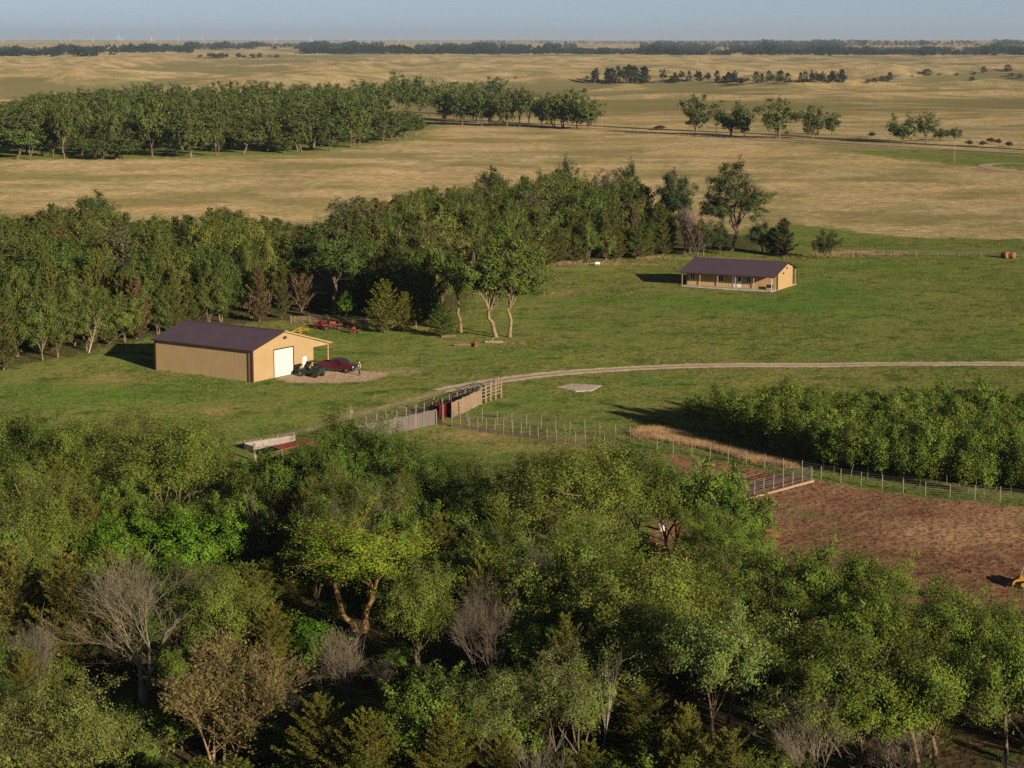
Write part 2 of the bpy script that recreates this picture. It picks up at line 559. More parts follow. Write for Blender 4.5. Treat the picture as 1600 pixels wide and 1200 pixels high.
PROTO = {}
def proto(kind, gens):
    out = []
    for wood, LV, LQ in gens:
        WV, WQ = tubes(wood)
        allv = WV if LV is None else np.concatenate([WV, LV])
        hh = float(np.percentile(allv[:, 2], 99.7)); rr = np.percentile(np.hypot(allv[:, 0], allv[:, 1]), 97) * 2
        tm = mesh_np(kind + '_trunk', WV, [WQ], [BARK], smooth=True)
        cm = None if LV is None else mesh_np(kind + '_crown', LV, [LQ], [LEAF])
        out.append((tm, cm, hh, float(rr)))
    PROTO[kind] = out

_trng = random.Random(5)
TREES, SPECS = [], []
def tree(kind, x, y, h, w, col, label, group=None, name='tree', cat='tree', bark=(0.16, 0.12, 0.085), var=None, rz=None, jit=0.18, sub=0.0, cull=True):
    TREES.append((x, y, h, w))
    SPECS.append((kind, x, y, h, w, col, label, group, name, cat, bark, var, rz, jit, sub, cull and group is not None))

def plant_trees():
    """plant every tree, nearest first; a filler tree the others would hide from view is left out"""
    cov = np.zeros((600, 800), bool)
    yy, xx = np.mgrid[0:600, 0:800]
    n = 0
    for kind, x, y, h, w, col, label, group, name, cat, bark, var, rz, jit, sub, cull in sorted(SPECS, key=lambda s: s[2]):
        z0 = H1(x, y) - sub
        u, vt = proj(x, y, z0 + h); s = F / y
        cu, rv, ru = u / 2, h * s / 4, w * s / 4
        cv = vt / 2 + rv
        a, b, c, d = int(max(0, cu - ru)), int(min(800, cu + ru + 1)), int(max(0, cv - rv)), int(min(600, cv + rv + 1))
        if b > a and d > c:
            e = ((xx[c:d, a:b] - cu) / (ru + .5)) ** 2 + ((yy[c:d, a:b] - cv) / (rv + .5)) ** 2
            m = e < 1
            free = (m & ~cov[c:d, a:b]).sum() / max(1, m.sum())
            if cull and free < (0.04 if kind == 'far_tree' else 0.14): continue
            if kind not in ('bare', 'bare_bush', 'snag', 'mid_bare', 'sparse', 'mid_sparse', 'budding'):
                cov[c:d, a:b] |= e < 0.62
        elif cull and not (-230 < u < 1800 and y < 480): continue
        P = PROTO[kind]
        tm, cm, ph, pw = P[(var if var is not None else _trng.randrange(len(P))) % len(P)]
        t = thing(name, label, cat, (x, y, z0), _trng.uniform(0, 6.28) if rz is None else rz, group)
        sz, sx = h / ph, w / pw
        t.scale = (sx, sx, sz)
        def j(q, c=0.06):
            b = 1 + _trng.uniform(-jit, jit)
            return tuple(max(0.002, v * b * (1 + _trng.uniform(-c, c))) for v in q) + (1,)
        o = link('trunk', tm, t); o.color = j(bark, 0.015)
        if cm:
            o = link('crown', cm, t); o.color = j(col)
        n += 1
    print('TREES', len(SPECS), '->', n)

def at_top(u, v, h):
    """where a tree of height h stands whose top is seen at pixel u, v"""
    return g(u, v, h)

def at_base(u, v):
    return g(u, v)

# ------------------------------------------------------------------ ground sheet with its zones
def G(poly): return [g(u, v) for u, v in poly]
LAWN = G([(1900, 376), (1600, 374), (1450, 372), (1380, 367), (1310, 358), (1240, 350), (1180, 354), (1120, 372), (1060, 392), (900, 404), (500, 470), (0, 520), (-400, 545)]) + [(-300, 20), (300, 20)]
PEN = G([(1046, 709), (1110, 718), (1215, 739), (1267, 748), (1344, 762), (1441, 777), (1569, 788), (1750, 806), (1750, 960), (1500, 950), (1300, 930), (1180, 920), (1065, 885), (1010, 850), (1022, 810)])
LANE = G([(684, 664), (712, 657), (860, 686), (985, 692), (1046, 707), (1046, 713), (960, 702), (850, 690), (760, 676), (700, 668)])
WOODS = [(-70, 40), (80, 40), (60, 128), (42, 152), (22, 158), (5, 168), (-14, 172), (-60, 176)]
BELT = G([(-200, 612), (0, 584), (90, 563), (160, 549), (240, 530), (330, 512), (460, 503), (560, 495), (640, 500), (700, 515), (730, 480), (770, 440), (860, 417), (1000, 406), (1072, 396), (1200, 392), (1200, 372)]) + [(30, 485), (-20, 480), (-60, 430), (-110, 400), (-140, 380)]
FARG = G([(-100, 258), (0, 252), (300, 250), (490, 243), (680, 219), (700, 195), (640, 178), (560, 160), (0, 165), (-100, 165)])
PATCH = G([(1300, 236), (1420, 232), (1700, 240), (1700, 268), (1600, 266), (1480, 256), (1380, 246)])
PADS = [  # gravel pad before the shed
    (G([(424, 590), (456, 582), (500, 576), (545, 577), (585, 580), (610, 584), (600, 590), (575, 596), (520, 599), (455, 598)]), 1.5)]
SPOT = [  # (u, v, ru m, rv m, channel, strength): worn, dry or lush spots of the turf
    (1190, 478, 20, 9, 'viv', 1.0), (1080, 470, 12, 10, 'viv', 0.8), (1290, 455, 9, 13, 'viv', 0.9), (960, 470, 14, 9, 'viv', 0.5), (1350, 415, 26, 16, 'viv', 0.4), (960, 520, 12, 10, 'viv', 0.35),
    (210, 618, 15, 8, 'viv', 0.8), (90, 615, 12, 8, 'viv', 0.7), (330, 600, 9, 5, 'viv', 0.5), (560, 525, 12, 10, 'viv', 0.5), (1450, 350, 45, 26, 'viv', 0.45), (700, 545, 20, 6, 'viv', .3),
    (340, 643, 2.6, 3, 'dry', 0.9), (872, 458, 6, 5, 'dry', 0.9), (170, 590, 5, 6, 'dry', 0.7), (690, 552, 10, 4, 'dry', 0.35), (730, 680, 6, 5, 'dry', 0.8), (690, 672, 4, 3, 'dry', 0.5), (800, 535, 5, 2.5, 'dry', 0.8),
    (1130, 503, 6, 3, 'dry', 0.6), (1080, 507, 7, 2, 'dry', 0.5), (1290, 400, 14, 2.5, 'dry', 0.9), (1120, 404, 12, 3.5, 'dry', 0.9), (960, 412, 18, 3, 'dry', 1.0), (1370, 397, 8, 3, 'dry', .7), (880, 420, 8, 3, 'dry', .6),
    (640, 580, 6, 5, 'gra', 0.55), (600, 560, 8, 4, 'gra', 0.25), (760, 660, 9, 5, 'dry', .45), (830, 700, 9, 5, 'dry', .6), (560, 512, 14, 3, 'dry', .5), (620, 512, 8, 3, 'dry', .7), (440, 500, 8, 4, 'dry', .8),
    (1180, 520, 16, 4, 'dry', .4), (1400, 500, 14, 5, 'dry', .35), (900, 540, 16, 4, 'dry', .3), (610, 560, 12, 6, 'dry', .4), (1280, 590, 18, 5, 'dry', .35), (860, 640, 12, 5, 'dry', .3), (1500, 520, 30, 10, 'dry', .25), (1000, 555, 30, 5, 'dry', .25), (1450, 600, 30, 8, 'dry', .3), (530, 640, 9, 8, 'dry', .35), (20, 590, 8, 5, 'dry', .4),
    (1500, 835, 9, 7, 'pal', 0.9), (1590, 810, 8, 6, 'pal', 0.7), (1420, 850, 6, 5, 'pal', 0.5), (1120, 745, 4, 4, 'pal', 0.7), (1190, 752, 4, 3, 'pal', 0.5), (640, 300, 60, 40, 'olv', .0), (1095, 295, 0, 0, 'olv', 0)]

def make_ground():
    ys = np.concatenate([np.linspace(-400, 76, 24), np.arange(80, 470, 0.95), np.geomspace(470, 42000, 400)])
    inner = np.linspace(-1, 1, 440)
    outer = 1 + (np.linspace(0, 1, 26)[1:]) ** 1.6
    s = np.concatenate([-outer[::-1], inner, outer])
    hw_in = 0.30 * np.maximum(ys, 60) + 12
    hw_out = 1.3 * np.maximum(ys, 0) + 500
    si = np.clip(s, -1, 1); so_ = np.sign(s) * np.maximum(np.abs(s) - 1, 0)
    X = hw_in[:, None] * si[None] + (hw_out - hw_in)[:, None] * so_[None]
    Y = np.repeat(ys[:, None], len(s), 1)
    Z = terrain(X, Y)
    V = np.stack([X, Y, Z], -1).reshape(-1, 3)
    n, m = X.shape
    i = np.arange(n - 1)[:, None] * m; j = np.arange(m - 1)[None]
    Q = np.stack([i + j, i + j + 1, i + m + j + 1, i + m + j], -1).reshape(-1, 4)
    x, y = V[:, 0], V[:, 1]
    nearm = (np.abs(x) < 220) & (y < 560) & (y > 20)
    def z_(poly, soft, allp=False):
        r = np.zeros(len(x))
        mk = np.ones(len(x), bool) if allp else nearm
        r[mk] = np.clip(0.5 + sdist(x[mk], y[mk], poly) / (2 * soft), 0, 1)
        return r
    lawn = z_(LAWN, 6.0); lawn[(y <= 20)] = 1
    far = (y > 500) & (y < 1700) & (np.abs(x) < 700)
    fg = np.zeros(len(x)); fg[far] = np.maximum(0.75 * np.clip(0.5 + sdist(x[far], y[far], FARG) / 40, 0, 1), 0.95 * np.clip(0.5 + sdist(x[far], y[far], PATCH) / 30, 0, 1))
    lawn = np.maximum(lawn, fg)
    dirt = np.maximum(z_(PEN, 1.2), 0.25 * z_(LANE, 0.8))
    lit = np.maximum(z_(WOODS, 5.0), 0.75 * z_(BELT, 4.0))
    viv, dry, gra, pal = (np.zeros(len(x)) for _ in range(4))
    for u, v, ru, rv, ch, st in SPOT:
        if ru == 0 or ch == 'olv': continue
        cx, cy = g(u, v)
        e = st * np.exp(-((x - cx) / ru) ** 2 - ((y - cy) / rv) ** 2)
        tgt = {'viv': viv, 'dry': dry, 'gra': gra, 'pal': pal}[ch]
        tgt[:] = np.maximum(tgt, e)
    for poly, soft in PADS: gra = np.maximum(gra, z_(poly, soft))
    me = mesh_np('ground', V, [Q], [], smooth=True)
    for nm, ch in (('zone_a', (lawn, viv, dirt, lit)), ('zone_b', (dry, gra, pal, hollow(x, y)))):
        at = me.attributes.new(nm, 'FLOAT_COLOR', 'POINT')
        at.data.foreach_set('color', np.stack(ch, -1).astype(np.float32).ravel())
    o = link('ground', me)
    tag(o, kind='structure')
    return o

def ground_mat():
    m, nt = mat_new('ground')
    k = NT(nt)
    pos = k.n('ShaderNodeNewGeometry').outputs['Position']
    A = k.n('ShaderNodeAttribute', attribute_name='zone_a'); B = k.n('ShaderNodeAttribute', attribute_name='zone_b')
    sa = k.n('ShaderNodeSeparateColor'); k.l(A.outputs['Color'], sa.inputs[0])
    sb = k.n('ShaderNodeSeparateColor'); k.l(B.outputs['Color'], sb.inputs[0])
    n2 = k.noise(pos, 1.7, 3); n1 = k.noise(pos, 0.33, 4, 0.6); n01 = k.noise(pos, 0.045, 4, 0.6); n001 = k.noise(pos, 0.0075, 5, 0.62)
    fine = k.noise(pos, 3.2, 3, 0.7)
    edge = k.math('ADD', k.math('MULTIPLY', k.math('SUBTRACT', n1, 0.5), 0.9), k.math('MULTIPLY', k.math('SUBTRACT', n2, 0.5), 0.7))
    def mask(a, lo=0.38, hi=0.62, e=1.0):
        return k.ramp(k.math('ADD', a, k.math('MULTIPLY', edge, e)), lo, hi)
    # prairie: cured tan grass with olive hollows
    pr = k.mix(k.ramp(n01, 0.36, 0.62), (0.42, 0.318, 0.188), (0.25, 0.22, 0.105))
    pr = k.mix(k.ramp(n001, 0.40, 0.62), pr, k.mix(0.6, pr, (0.42, 0.285, 0.15)))
    pr = k.mix(k.ramp(k.noise(pos, 0.018, 5, 0.65), 0.46, 0.60), pr, k.mix(0.72, pr, (0.125, 0.125, 0.045)))
    pr = k.mix(k.ramp(n1, 0.42, 0.66), pr, k.mix(0.7, pr, (0.13, 0.108, 0.045)))
    pr = k.mix(k.math('MULTIPLY', k.ramp(k.math('ADD', B.outputs['Alpha'], k.math('MULTIPLY', k.math('SUBTRACT', n01, 0.5), 0.9)), 0.25, 0.7), 0.9), pr, (0.13, 0.12, 0.05))
    # lawn
    la = k.mix(k.ramp(n01, 0.42, 0.58), (0.130, 0.152, 0.038), (0.082, 0.135, 0.025))
    la = k.mix(k.ramp(k.noise(pos, 0.022, 4, 0.6), 0.5, 0.62), la, k.mix(0.6, la, (0.175, 0.155, 0.048)))
    la = k.mix(k.ramp(n1, 0.45, 0.68), la, k.mix(0.7, la, (0.175, 0.15, 0.056)))
    la = k.mix(k.ramp(k.noise(pos, 0.13, 5, 0.65), 0.48, 0.62), la, k.mix(0.38, la, (0.155, 0.128, 0.05)))
    la = k.mix(k.ramp(k.noise(pos, 0.21, 5, 0.7), 0.53, 0.64), la, (0.045, 0.078, 0.017))
    la = k.mix(k.ramp(n2, 0.5, 0.72), la, (0.06, 0.088, 0.02))
    la = k.mix(k.math('MULTIPLY', mask(sa.outputs[1], 0.15, 0.9, 0.7), 0.85), la, k.mix(k.ramp(n1, 0.3, 0.7), (0.050, 0.125, 0.016), (0.08, 0.135, 0.022)))
    c = k.mix(mask(sa.outputs[0]), pr, la)
    dr = k.mix(k.ramp(n1, 0.3, 0.7), (0.31, 0.21, 0.105), (0.21, 0.16, 0.07))
    c = k.mix(k.math('MULTIPLY', mask(sb.outputs[0], 0.3, 0.95, 0.9), 0.85), c, dr)
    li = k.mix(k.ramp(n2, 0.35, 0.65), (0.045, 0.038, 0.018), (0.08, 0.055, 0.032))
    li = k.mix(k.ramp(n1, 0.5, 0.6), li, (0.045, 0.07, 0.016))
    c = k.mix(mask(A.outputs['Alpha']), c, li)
    di = k.mix(k.ramp(n01, 0.40, 0.60), (0.135, 0.070, 0.043), (0.215, 0.12, 0.070))
    di = k.mix(k.ramp(n1, 0.40, 0.62), di, k.mix(0.5, di, (0.25, 0.155, 0.088)))
    di = k.mix(k.ramp(n2, 0.52, 0.70), di, (0.055, 0.03, 0.02))
    di = k.mix(k.ramp(k.noise(pos, 0.09, 4, 0.65), 0.52, 0.62), di, k.mix(0.65, di, (0.075, 0.095, 0.03)))
    vo = k.n('ShaderNodeTexVoronoi'); vo.inputs['Scale'].default_value = 1.5; k.l(pos, vo.inputs['Vector'])
    di = k.mix(k.ramp(vo.outputs['Distance'], 0.12, 0.34, 0.75, 0.0), di, (0.05, 0.026, 0.018))
    di = k.mix(k.math('MULTIPLY', mask(sb.outputs[2], 0.25, 0.8, 0.9), 0.75), di, k.mix(k.ramp(n2, 0.4, 0.62), (0.36, 0.235, 0.13), (0.17, 0.095, 0.055)))
    c = k.mix(mask(sa.outputs[2], 0.4, 0.6, 0.35), c, di)
    gr = k.mix(k.ramp(n2, 0.3, 0.7), (0.34, 0.25, 0.175), (0.22, 0.165, 0.11))
    c = k.mix(mask(sb.outputs[1], 0.35, 0.75, 0.7), c, gr)
    c = k.mix(1.0, c, k.mix(1.0, (1, 1, 1), k.ramp(fine, 0.3, 0.7, 0.70, 1.3), 'MULTIPLY'), 'MULTIPLY')
    hgt = k.math('ADD', k.math('ADD', k.math('MULTIPLY', n1, 0.55), k.math('MULTIPLY', n2, 0.22)), k.math('MULTIPLY', fine, 0.10))
    bp = k.n('ShaderNodeBump'); bp.inputs['Distance'].default_value = 1.0; bp.inputs['Strength'].default_value = 0.8
    k.l(hgt, bp.inputs['Height'])
    b = k.n('ShaderNodeBsdfDiffuse'); b.inputs['Roughness'].default_value = 0.6
    k.l(c, b.inputs[0]); k.l(bp.outputs[0], b.inputs['Normal'])
    k.out(b.outputs[0])
    return m
ground = make_ground()
ground.data.materials.append(ground_mat())

def haze_box():
    mb = MB(); mb.box(-46000, 46000, -1500, 41000, -60, 215)
    m, nt = mat_new('haze')
    k = NT(nt)
    v = k.n('ShaderNodeVolumePrincipled')
    v.inputs['Color'].default_value = (0.66, 0.80, 1.0, 1)
    v.inputs['Density'].default_value = 3.7e-5
    v.inputs['Anisotropy'].default_value = 0.1
    k.out(None, v.outputs[0])
    o = mb.build('haze', m)
    tag(o, kind='stuff', label='thin pale blue haze hanging over the plain', cat='haze')
haze_box()

# ------------------------------------------------------------------ tracks, slab, road
def strip_mat(name, c1, c2, ruts=True, soft=0.3):
    m, nt = mat_new(name)
    k = NT(nt)
    pos = k.n('ShaderNodeNewGeometry').outputs['Position']
    at = k.n('ShaderNodeAttribute', attribute_name='across').outputs['Fac']
    n = k.noise(pos, 0.9, 4, 0.7); n2 = k.noise(pos, 4.0, 3)
    c = k.mix(k.ramp(n, 0.3, 0.7), c1, c2)
    c = k.mix(1.0, c, k.mix(1.0, (1, 1, 1), k.ramp(n2, 0.3, 0.7, 0.75, 1.2), 'MULTIPLY'), 'MULTIPLY')
    a = k.math('ABSOLUTE', at)
    if ruts:
        cen = k.math('MULTIPLY', k.ramp(k.math('ADD', a, k.math('MULTIPLY', k.math('SUBTRACT', n, 0.5), 0.9)), 0.06, 0.26, 1.0, 0.0), 0.72)
        c = k.mix(cen, c, (0.16, 0.13, 0.055))
    b = k.n('ShaderNodeBsdfDiffuse')
    k.l(c, b.inputs[0])
    tr = k.n('ShaderNodeBsdfTransparent')
    mx = k.n('ShaderNodeMixShader')
    al = k.ramp(k.math('ADD', a, k.math('MULTIPLY', k.math('SUBTRACT', n, 0.5), 1.3)), 1.0 - soft, 1.0, 1.0, 0.0)
    k.l(al, mx.inputs[0]); k.l(tr.outputs[0], mx.inputs[1]); k.l(b.outputs[0], mx.inputs[2])
    k.out(mx.outputs[0])
    return m

def strip(name, px, width, mat, lift=0.03, step=1.2, pts=None):
    P = np.array(pts if pts is not None else [g(u, v) for u, v in px])
    d = np.concatenate([[0], np.cumsum(np.hypot(*np.diff(P, axis=0).T))])
    n = max(8, int(d[-1] / step))
    t = np.linspace(0, d[-1], n)
    cx, cy = np.interp(t, d, P[:, 0]), np.interp(t, d, P[:, 1])
    for _ in range(6):
        cx[1:-1] = (cx[:-2] + cx[1:-1] * 2 + cx[2:]) / 4; cy[1:-1] = (cy[:-2] + cy[1:-1] * 2 + cy[2:]) / 4
    tx, ty = np.gradient(cx), np.gradient(cy)
    L = np.hypot(tx, ty); nx, ny = -ty / L, tx / L
    a = np.linspace(-1, 1, 9)
    X = cx[:, None] + nx[:, None] * a * width / 2; Y = cy[:, None] + ny[:, None] * a * width / 2
    V = np.stack([X, Y, terrain(X, Y) + lift], -1).reshape(-1, 3)
    i = np.arange(n - 1)[:, None] * 9; j = np.arange(8)[None]
    Q = np.stack([i + j, i + j + 1, i + 9 + j + 1, i + 9 + j], -1).reshape(-1, 4)[:, ::-1]
    me = mesh_np(name, V, [Q], [mat], smooth=True)
    me.attributes.new('across', 'FLOAT', 'POINT').data.foreach_set('value', np.tile(a, n).astype(np.float32))
    o = link(name, me)
    if name in ('gravel_drive', 'worn_track'): ROADS.append((list(zip(cx[::4], cy[::4])), width * 0.5))
    return tag(o, kind='structure')
ROADS = []
M_track = strip_mat('gravel_track', (0.76, 0.59, 0.43), (0.52, 0.40, 0.28))
strip('gravel_drive', [(1900, 571), (1700, 569), (1600, 569), (1400, 569), (1200, 570.5), (1080, 572), (980, 576), (900, 581), (830, 588), (770, 596), (715, 605), (690, 611)], 3.7, M_track)
M_faint = strip_mat('worn_track', (0.75, 0.58, 0.40), (0.42, 0.33, 0.18), False, 1.6)
strip('worn_track', [(700, 607), (670, 618), (620, 631), (560, 647), (500, 667), (440, 682), (380, 692), (330, 697)], 2.6, M_faint, 0.026)
M_far = strip_mat('county_road', (0.50, 0.40, 0.28), (0.42, 0.33, 0.22), False, 0.12)
strip('county_road', [(560, 182), (640, 186), (760, 192), (880, 198), (940, 201), (1090, 209), (1300, 222), (1450, 231), (1600, 240), (1800, 253)], 7.0, M_far, 0.12, 6.0)
M_bank = strip_mat('ditch', (0.09, 0.075, 0.035), (0.15, 0.115, 0.055), False, 0.5)
strip('ditch', [(560, 179), (640, 183), (760, 189), (880, 195), (940, 197), (1090, 205), (1300, 217), (1450, 226), (1600, 234), (1800, 246)], 9.0, M_bank, 0.09, 6.0)
strip('second_road_line', [(1090, 212.5), (1300, 226), (1450, 235.5), (1600, 245), (1800, 258)], 3.0, M_far, 0.10, 6.0)['kind'] = 'structure'
cxl, cyl = g(1612, 262)
strip('loop_drive', None, 5.0, M_far, 0.08, 1.0, pts=[(cxl + 15 * math.cos(t), cyl + 24 * math.sin(t)) for t in np.linspace(0.4, 5.9, 40)])
def slab():
    mb = MB()
    pts = G([(869, 606), (893, 599.5), (940, 602.5), (925, 611), (900, 612)])
    zz = max(H1(*p) for p in pts)
    mb.prism(pts, 'z', zz - 0.5, zz + 0.05)
    o = mb.build('concrete_slab', paint('old_concrete', (0.58, 0.48, 0.38), 0.9, var=0.3, scale=1.2))
    tag(o, kind='structure')
slab()

# ------------------------------------------------------------------ tree kinds
proto('elm', [broadleaf(s, 10, 10, 0.22, 2, 9, 7, 6, 70, 0.145, 0.125, 0.22, 0.16, droop=0.12, aspect=0.5) for s in (1, 2, 3, 4, 5)])
proto('wide_elm', [broadleaf(s, 10.5, 13, 0.2, 3, 12, 8, 7, 62, 0.145, 0.10, 0.25, 0.16, droop=0.14, low=-0.2, aspect=0.5) for s in (11, 12, 13)])
proto('umbrella', [broadleaf(s, 9, 10.5, 0.46, 2, 9, 7, 6, 70, 0.145, 0.115, 0.24, 0.15, low=-0.1, droop=0.1) for s in (16, 17, 18)])
proto('lush', [broadleaf(s, 8, 8, 0.12, 3, 10, 7, 6, 70, 0.165, 0.12, 0.18, 0.10, low=-0.5, aspect=0.65) for s in (21, 22, 23)])
proto('sparse', [broadleaf(s, 10, 8, 0.25, 2, 8, 7, 8, 36, 0.11, 0.11, 0.18, 0.22, aspect=0.5) for s in (31, 32, 33)])
proto('shrub', [broadleaf(s, 4, 4.5, 0.08, 4, 8, 6, 6, 34, 0.16, 0.13, 0.08, 0.05, low=-0.3) for s in (41, 42)])
proto('near_cedar', [cedar(s, 8, 4, 120, 260, 0.145, ragged=0.6, aspect=0.32) for s in (51, 52, 53)])
proto('bare', [bare(s, 10, 8, st, 0.25, 0.15, 4, (6, 6, 5, 4), minr=0.009, spread=0.55) for s, st in ((61, 2), (62, 3), (63, 2))])
proto('bare_bush', [bare(s, 5, 5, 6, 0.2, 0.06, 3, (6, 6, 5), minr=0.009, spread=0.6) for s in (66, 67)])
proto('snag', [bare(s, 9, 3.5, 1, 0.3, 0.14, 2, (7, 4, 3), spread=0.4) for s in (68, 69)])
proto('budding', [bare(s, 8, 8, 5, 0.2, 0.10, 4, (6, 5, 5, 4), leafn=4.5, size=0.17) for s in (71, 72)])
proto('sapling', [sapling(s, 6, 2.9, 46, 58, 0.20) for s in (81, 82, 83, 84, 85)])
# mid distance kinds: fewer, larger leaf sprays
proto('mid_leafy', [broadleaf(s, 12, 11, 0.10, 2, 10, 7, 6, 42, 0.28, 0.12, 0.22, 0.10, low=-0.8, lod=1, minr=0.03) for s in (101, 102, 103, 104, 105)])
proto('mid_sparse', [broadleaf(s, 12, 8, 0.25, 2, 8, 6, 6, 8, 0.36, 0.11, 0.2, 0.25, lod=0, minr=0.025) for s in (106, 107)])
proto('cottonwood', [broadleaf(s, 17, 13, 0.27, 1, 11, 7, 7, 46, 0.26, 0.095, 0.24, 0.24, low=-0.7, lod=1, minr=0.03) for s in (111, 112, 113, 114)])
proto('mid_cedar', [cedar(s, 9, 4.6, 90, 100, 0.30, ragged=0.55, aspect=0.4, minr=0.03) for s in (121, 122, 123, 124)])
proto('mid_bare', [bare(s, 9, 7, 4, 0.25, 0.12, 3, (7, 6, 6), minr=0.03) for s in (131, 132)])
proto('far_tree', [broadleaf(s, 17, 14, bs, st, nl, 6, 5, 11, 0.75, 0.12, 0.30, 0.10, low=lo, lod=1, minr=0.08) for s, bs, st, nl, lo in ((141, .12, 1, 11, -.9), (142, .2, 2, 9, -.8), (143, .08, 1, 12, -.95), (144, .18, 1, 8, -.7), (145, .10, 2, 10, -.95), (146, .24, 1, 9, -.8))])
proto('distant_tree', [broadleaf(s, 12, 9, 0.1, 1, 7, 5, 4, 3, 1.6, 0.12, 0.3, 0.1, lod=1, minr=0.1) for s in (151, 152)])
proto('distant_cedar', [cedar(s, 10, 5, 26, 12, 1.3, ragged=0.4, aspect=0.55, minr=0.06) for s in (161, 162)])

# colours
OLIVE, DARK, VIVID, YELG, GREY = (0.134, 0.188, 0.030), (0.086, 0.138, 0.024), (0.100, 0.210, 0.020), (0.150, 0.225, 0.022), (0.148, 0.196, 0.048)
CEDAR, RUSTC, MIDG, MIDC, BUD = (0.140, 0.148, 0.026), (0.145, 0.138, 0.030), (0.118, 0.178, 0.028), (0.108, 0.124, 0.028), (0.150, 0.138, 0.042)
GREYB, PALEB, REDB = (0.18, 0.160, 0.115), (0.34, 0.25, 0.18), (0.20, 0.12, 0.11)

def sky_at(poly):
    a = np.array(poly, float)
    return lambda u: float(np.interp(u, a[:, 0], a[:, 1]))

# ------------------------------------------------------------------ the front woodland: trees one can point to
FW = 'front woodland trees'
KEEP = [(1022, 1052, 812, 848, g(1034, 829)[1]), (1186, 1222, 822, 852, g(1203, 838)[1])]   # (u0, u1, v0, v1, depth): parts of the picture that nearer filler trees leave open
def front(kind, u, v, h, w, col, label, name='tree', cat='tree', keep=None, bark=(0.15, 0.12, 0.08), var=None, rz=None):
    x, y = at_top(u, v - (11 if v < 780 and kind not in ('bare', 'snag') else 0), h)
    tree(kind, x, y, h, w, col, label, None, name, cat, bark, var, rz)
    if keep: KEEP.append((*keep, y))
front('wide_elm', 235, 652, 11, 14, OLIVE, 'broad olive elm with a lit forked limb, just below the green slope', 'elm_tree', keep=(230, 350, 680, 770), bark=(0.18, 0.14, 0.09), var=0)
front('elm', 60, 645, 11, 9, DARK, 'dark green elm at the left end of the front woodland skyline', 'elm_tree', keep=(10, 110, 650, 715))
front('wide_elm', 5, 735, 10, 9, OLIVE, 'olive elm cut by the left edge of the photo', 'elm_tree')
front('lush', 300, 800, 7, 8, VIVID, 'fresh green round tree below the broad olive elm', 'leafy_tree', keep=(240, 360, 800, 880))
front('lush', 185, 800, 7, 7.5, VIVID, 'fresh green tree beside the broad olive elm, above the big bare tree', 'leafy_tree', keep=(130, 240, 805, 860))
front('bare', 215, 850, 10.8, 12.5, OLIVE, 'big bare grey tree with twin trunks and fine twigs', 'bare_tree', keep=(122, 300, 852, 1085), bark=(0.26, 0.225, 0.155), var=0)
front('snag', 408, 745, 8, 3.6, OLIVE, 'slim bare grey tree near the white loading wall', 'bare_tree', keep=(378, 440, 750, 850), bark=GREYB, var=0)
front('umbrella', 560, 795, 9.4, 12, YELG, 'yellow green spreading tree with a forked lit trunk', 'leafy_tree', keep=(440, 680, 800, 975), bark=(0.30, 0.19, 0.08), var=1)
front('bare', 757, 922, 8, 5.2, OLIVE, 'bare greyish tree standing in a dark gap of the woodland', 'bare_tree', keep=(706, 800, 925, 1050), bark=(0.22, 0.18, 0.13), var=2)
front('shrub', 470, 960, 4.2, 6, VIVID, 'bright green shrub below the yellow green spreading tree', 'shrub', 'shrub', keep=(425, 520, 962, 1020))
front('budding', 340, 1015, 8, 8.6, BUD, 'brownish budding tree between bare tree and bottom edge', 'budding_tree', keep=(240, 440, 1020, 1190), bark=(0.24, 0.17, 0.10), var=0)
front('bare_bush', 535, 985, 5.5, 6, OLIVE, 'grey brown leafless thicket under the yellow green tree', 'bare_bush', 'bush', keep=(480, 600, 990, 1080), bark=(0.20, 0.165, 0.12))
front('near_cedar', 100, 868, 9, 5, RUSTC, 'rusty cedar left of the big bare tree', 'cedar_tree', keep=(65, 135, 870, 980))
front('near_cedar', 15, 850, 9, 5, RUSTC, 'rusty cedar at the left edge below the olive elms', 'cedar_tree', keep=(0, 45, 855, 960))
front('near_cedar', 422, 945, 7, 4, RUSTC, 'narrow rusty cedar between big bare tree and bright shrub', 'cedar_tree', keep=(395, 450, 948, 1030))
front('wide_elm', 900, 695, 12, 15, OLIVE, 'huge olive elm in the middle of the woodland, below the lane fence', 'elm_tree', keep=(770, 1050, 700, 800), bark=(0.20, 0.14, 0.08), var=1)
front('elm', 990, 700, 10, 9, DARK, 'dark green tree on the right shoulder of the huge olive elm', 'leafy_tree', keep=(960, 1060, 705, 790))
front('elm', 545, 655, 10, 9.5, DARK, 'dark green tree rising in front of the grey chute boards', 'leafy_tree', keep=(480, 620, 660, 715))
front('elm', 640, 692, 9, 8, DARK, 'dark tree below the grey chute boards, right of its taller neighbour', 'leafy_tree', keep=(600, 690, 700, 735))
front('elm', 725, 722, 8.5, 7, DARK, 'small dark tree in front of the tan grass paddock', 'leafy_tree')
front('lush', 1110, 735, 8.6, 8, MIDG, 'green tree standing before the dirt pen, below its pipe fence', 'leafy_tree', keep=(1065, 1185, 740, 775))
front('lush', 1160, 775, 7.6, 5, MIDG, 'smaller green tree at the left border of the dirt pen', 'leafy_tree', keep=(1130, 1190, 780, 805))
front('lush', 1265, 852, 8, 7.5, MIDG, 'green rounded tree at the lower edge of the dirt pen', 'leafy_tree', keep=(1215, 1330, 860, 930))
front('elm', 1360, 858, 8, 8, MIDG, 'olive topped tree at the lower edge of the pen, left of the orange loader', 'leafy_tree', keep=(1320, 1430, 870, 940))
front('elm', 1480, 900, 9, 9, MIDG, 'leafy tree just below the orange loader, towards the centre', 'leafy_tree', keep=(1430, 1540, 905, 970))
